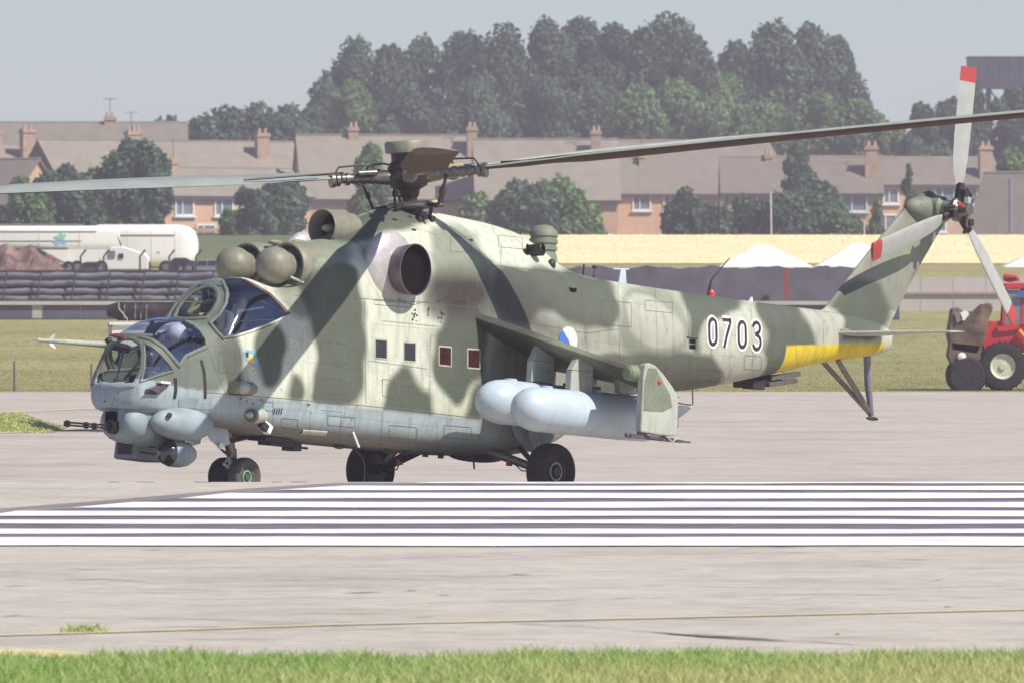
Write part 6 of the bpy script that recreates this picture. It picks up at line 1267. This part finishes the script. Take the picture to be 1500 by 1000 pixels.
# cab
for pts in ([(1466, 475), (1470, 424), (1474, 424), (1471, 475)], [(1494, 475), (1496, 424), (1500, 424), (1499, 475)], [(1560, 475), (1556, 424), (1560, 424), (1565, 475)]):
    for y_ in (-.5, .5): part(MB().prism(TP(pts, y_), (0, .05, 0)), 'cab_pillar', M['redp'], tr_)
part(MB().prism(TP([(1469, 476), (1474, 425), (1494, 425), (1494, 476)], -.5), (0, .02, 0)), 'cab_window', M['wglass'], tr_); part(MB().prism(TP([(1502, 476), (1502, 425), (1556, 425), (1558, 476)], -.5), (0, .02, 0)), 'cab_window', M['wglass'], tr_)
part(MB().prism(TP([(1466, 424), (1472, 415), (1560, 413), (1568, 424)]), (0, 1.15, 0)), 'cab_roof', M['redp'], tr_, bevel=.03)
part(MB().prism(TP([(1490, 436), (1490, 426), (1530, 426), (1530, 436)], -.6), (0, .03, 0)), 'roof_sign', mat('blue_sign', (.05, .12, .42), .5), tr_)
part(MB().prism(TP([(1469, 405), (1472, 401), (1491, 404), (1494, 411), (1480, 414), (1470, 412)]), (0, .3, 0)), 'lamp_cluster', M['redp'], tr_, bevel=.03); part(MB().prism(TP([(1471, 407), (1488, 407), (1488, 411), (1474, 411)], -.16), (0, .02, 0)), 'lamp_glass', M['ink'], tr_)
part(MB().prism(TP([(1458, 478), (1492, 474), (1492, 482), (1460, 486)], -.5), (0, .06, 0)), 'mudguard', M['redp'], tr_); part(MB().tube([TP([(1491, 484)], -.55)[0], TP([(1520, 520)], -.55)[0]], .06, 8), 'loader_arm', mat('orange_arm', (.85, .25, .02), .5), tr_, smooth=True)
part(MB().tube([TP([(1443, 448)], -.5)[0], TP([(1436, 500)], -.5)[0]], .05).tube([TP([(1443, 448)], .5)[0], TP([(1436, 500)], .5)[0]], .05), 'bucket_frame', M['redp'], tr_)
bk = part(MB().prism(TP([(1393, 452), (1402, 450), (1411, 458), (1426, 456), (1437, 446), (1449, 444), (1453, 452), (1446, 470), (1441, 500), (1430, 520), (1392, 514), (1387, 490)]), (0, 1.5, 0)), 'loader_bucket', mat('muddy_bucket', (.10, .065, .05), .9, var=.6, scale=5, lo=(.19, .13, .09)), tr_, bevel=.04)
part(MB().prism(TP([(1396, 460), (1404, 456), (1408, 468), (1400, 474)], -.78), (0, .05, 0)), 'number_plate', M['post'], bk); part(MB().prism(TP([(1405, 458), (1413, 455), (1418, 460), (1411, 470), (1405, 468)], -.78), (0, .05, 0)), 'work_lamp', M['white'], bk)
part(MB().lathe((tpx(1415, 540).x, d, Tz + .36), (0, 1, 0), [(-.85, 0), (-.85, .40), (-.7, .47), (.7, .47), (.85, .40), (.85, 0)], 30), 'sweeper_brush', mat('black_bristles', (.035, .028, .035), .95, var=.5, scale=12, bump=1, bscale=30), tr_, smooth=True)
part(MB().prism(TP([(1386, 520), (1390, 500), (1436, 505), (1434, 535), (1420, 545), (1395, 540)], -.2), (0, 1.1, 0)), 'brush_hood', mat('dull_brown_hood', (.16, .11, .075), .9, var=.4, scale=5), tr_, bevel=.03)
hl_ = tpx(1407, 522); part(MB().lathe((hl_.x, d - .78, hl_.z), (0, -1, 0), [(0, .09), (.03, .10), (.04, .08), (.05, 0)], 20), 'headlamp', M['white'], tr_, smooth=True)

# --- haze
hb = MB().box((0, 900, 21), (900, 2100, 52)).build('haze', None); hb.data.materials.clear()
hm = bpy.data.materials.new('haze_air'); hm.use_nodes = True; N = hm.node_tree.nodes; N.clear(); o_ = N.new('ShaderNodeOutputMaterial'); pv = N.new('ShaderNodeVolumePrincipled')
pv.inputs['Color'].default_value = (.88, .78, 1.0, 1); pv.inputs['Density'].default_value = HAZE; pv.inputs['Anisotropy'].default_value = .0
hm.node_tree.links.new(pv.outputs[0], o_.inputs['Volume']); hb.data.materials.append(hm); tag(hb, 'thin pale summer haze over the airfield', kind='stuff')
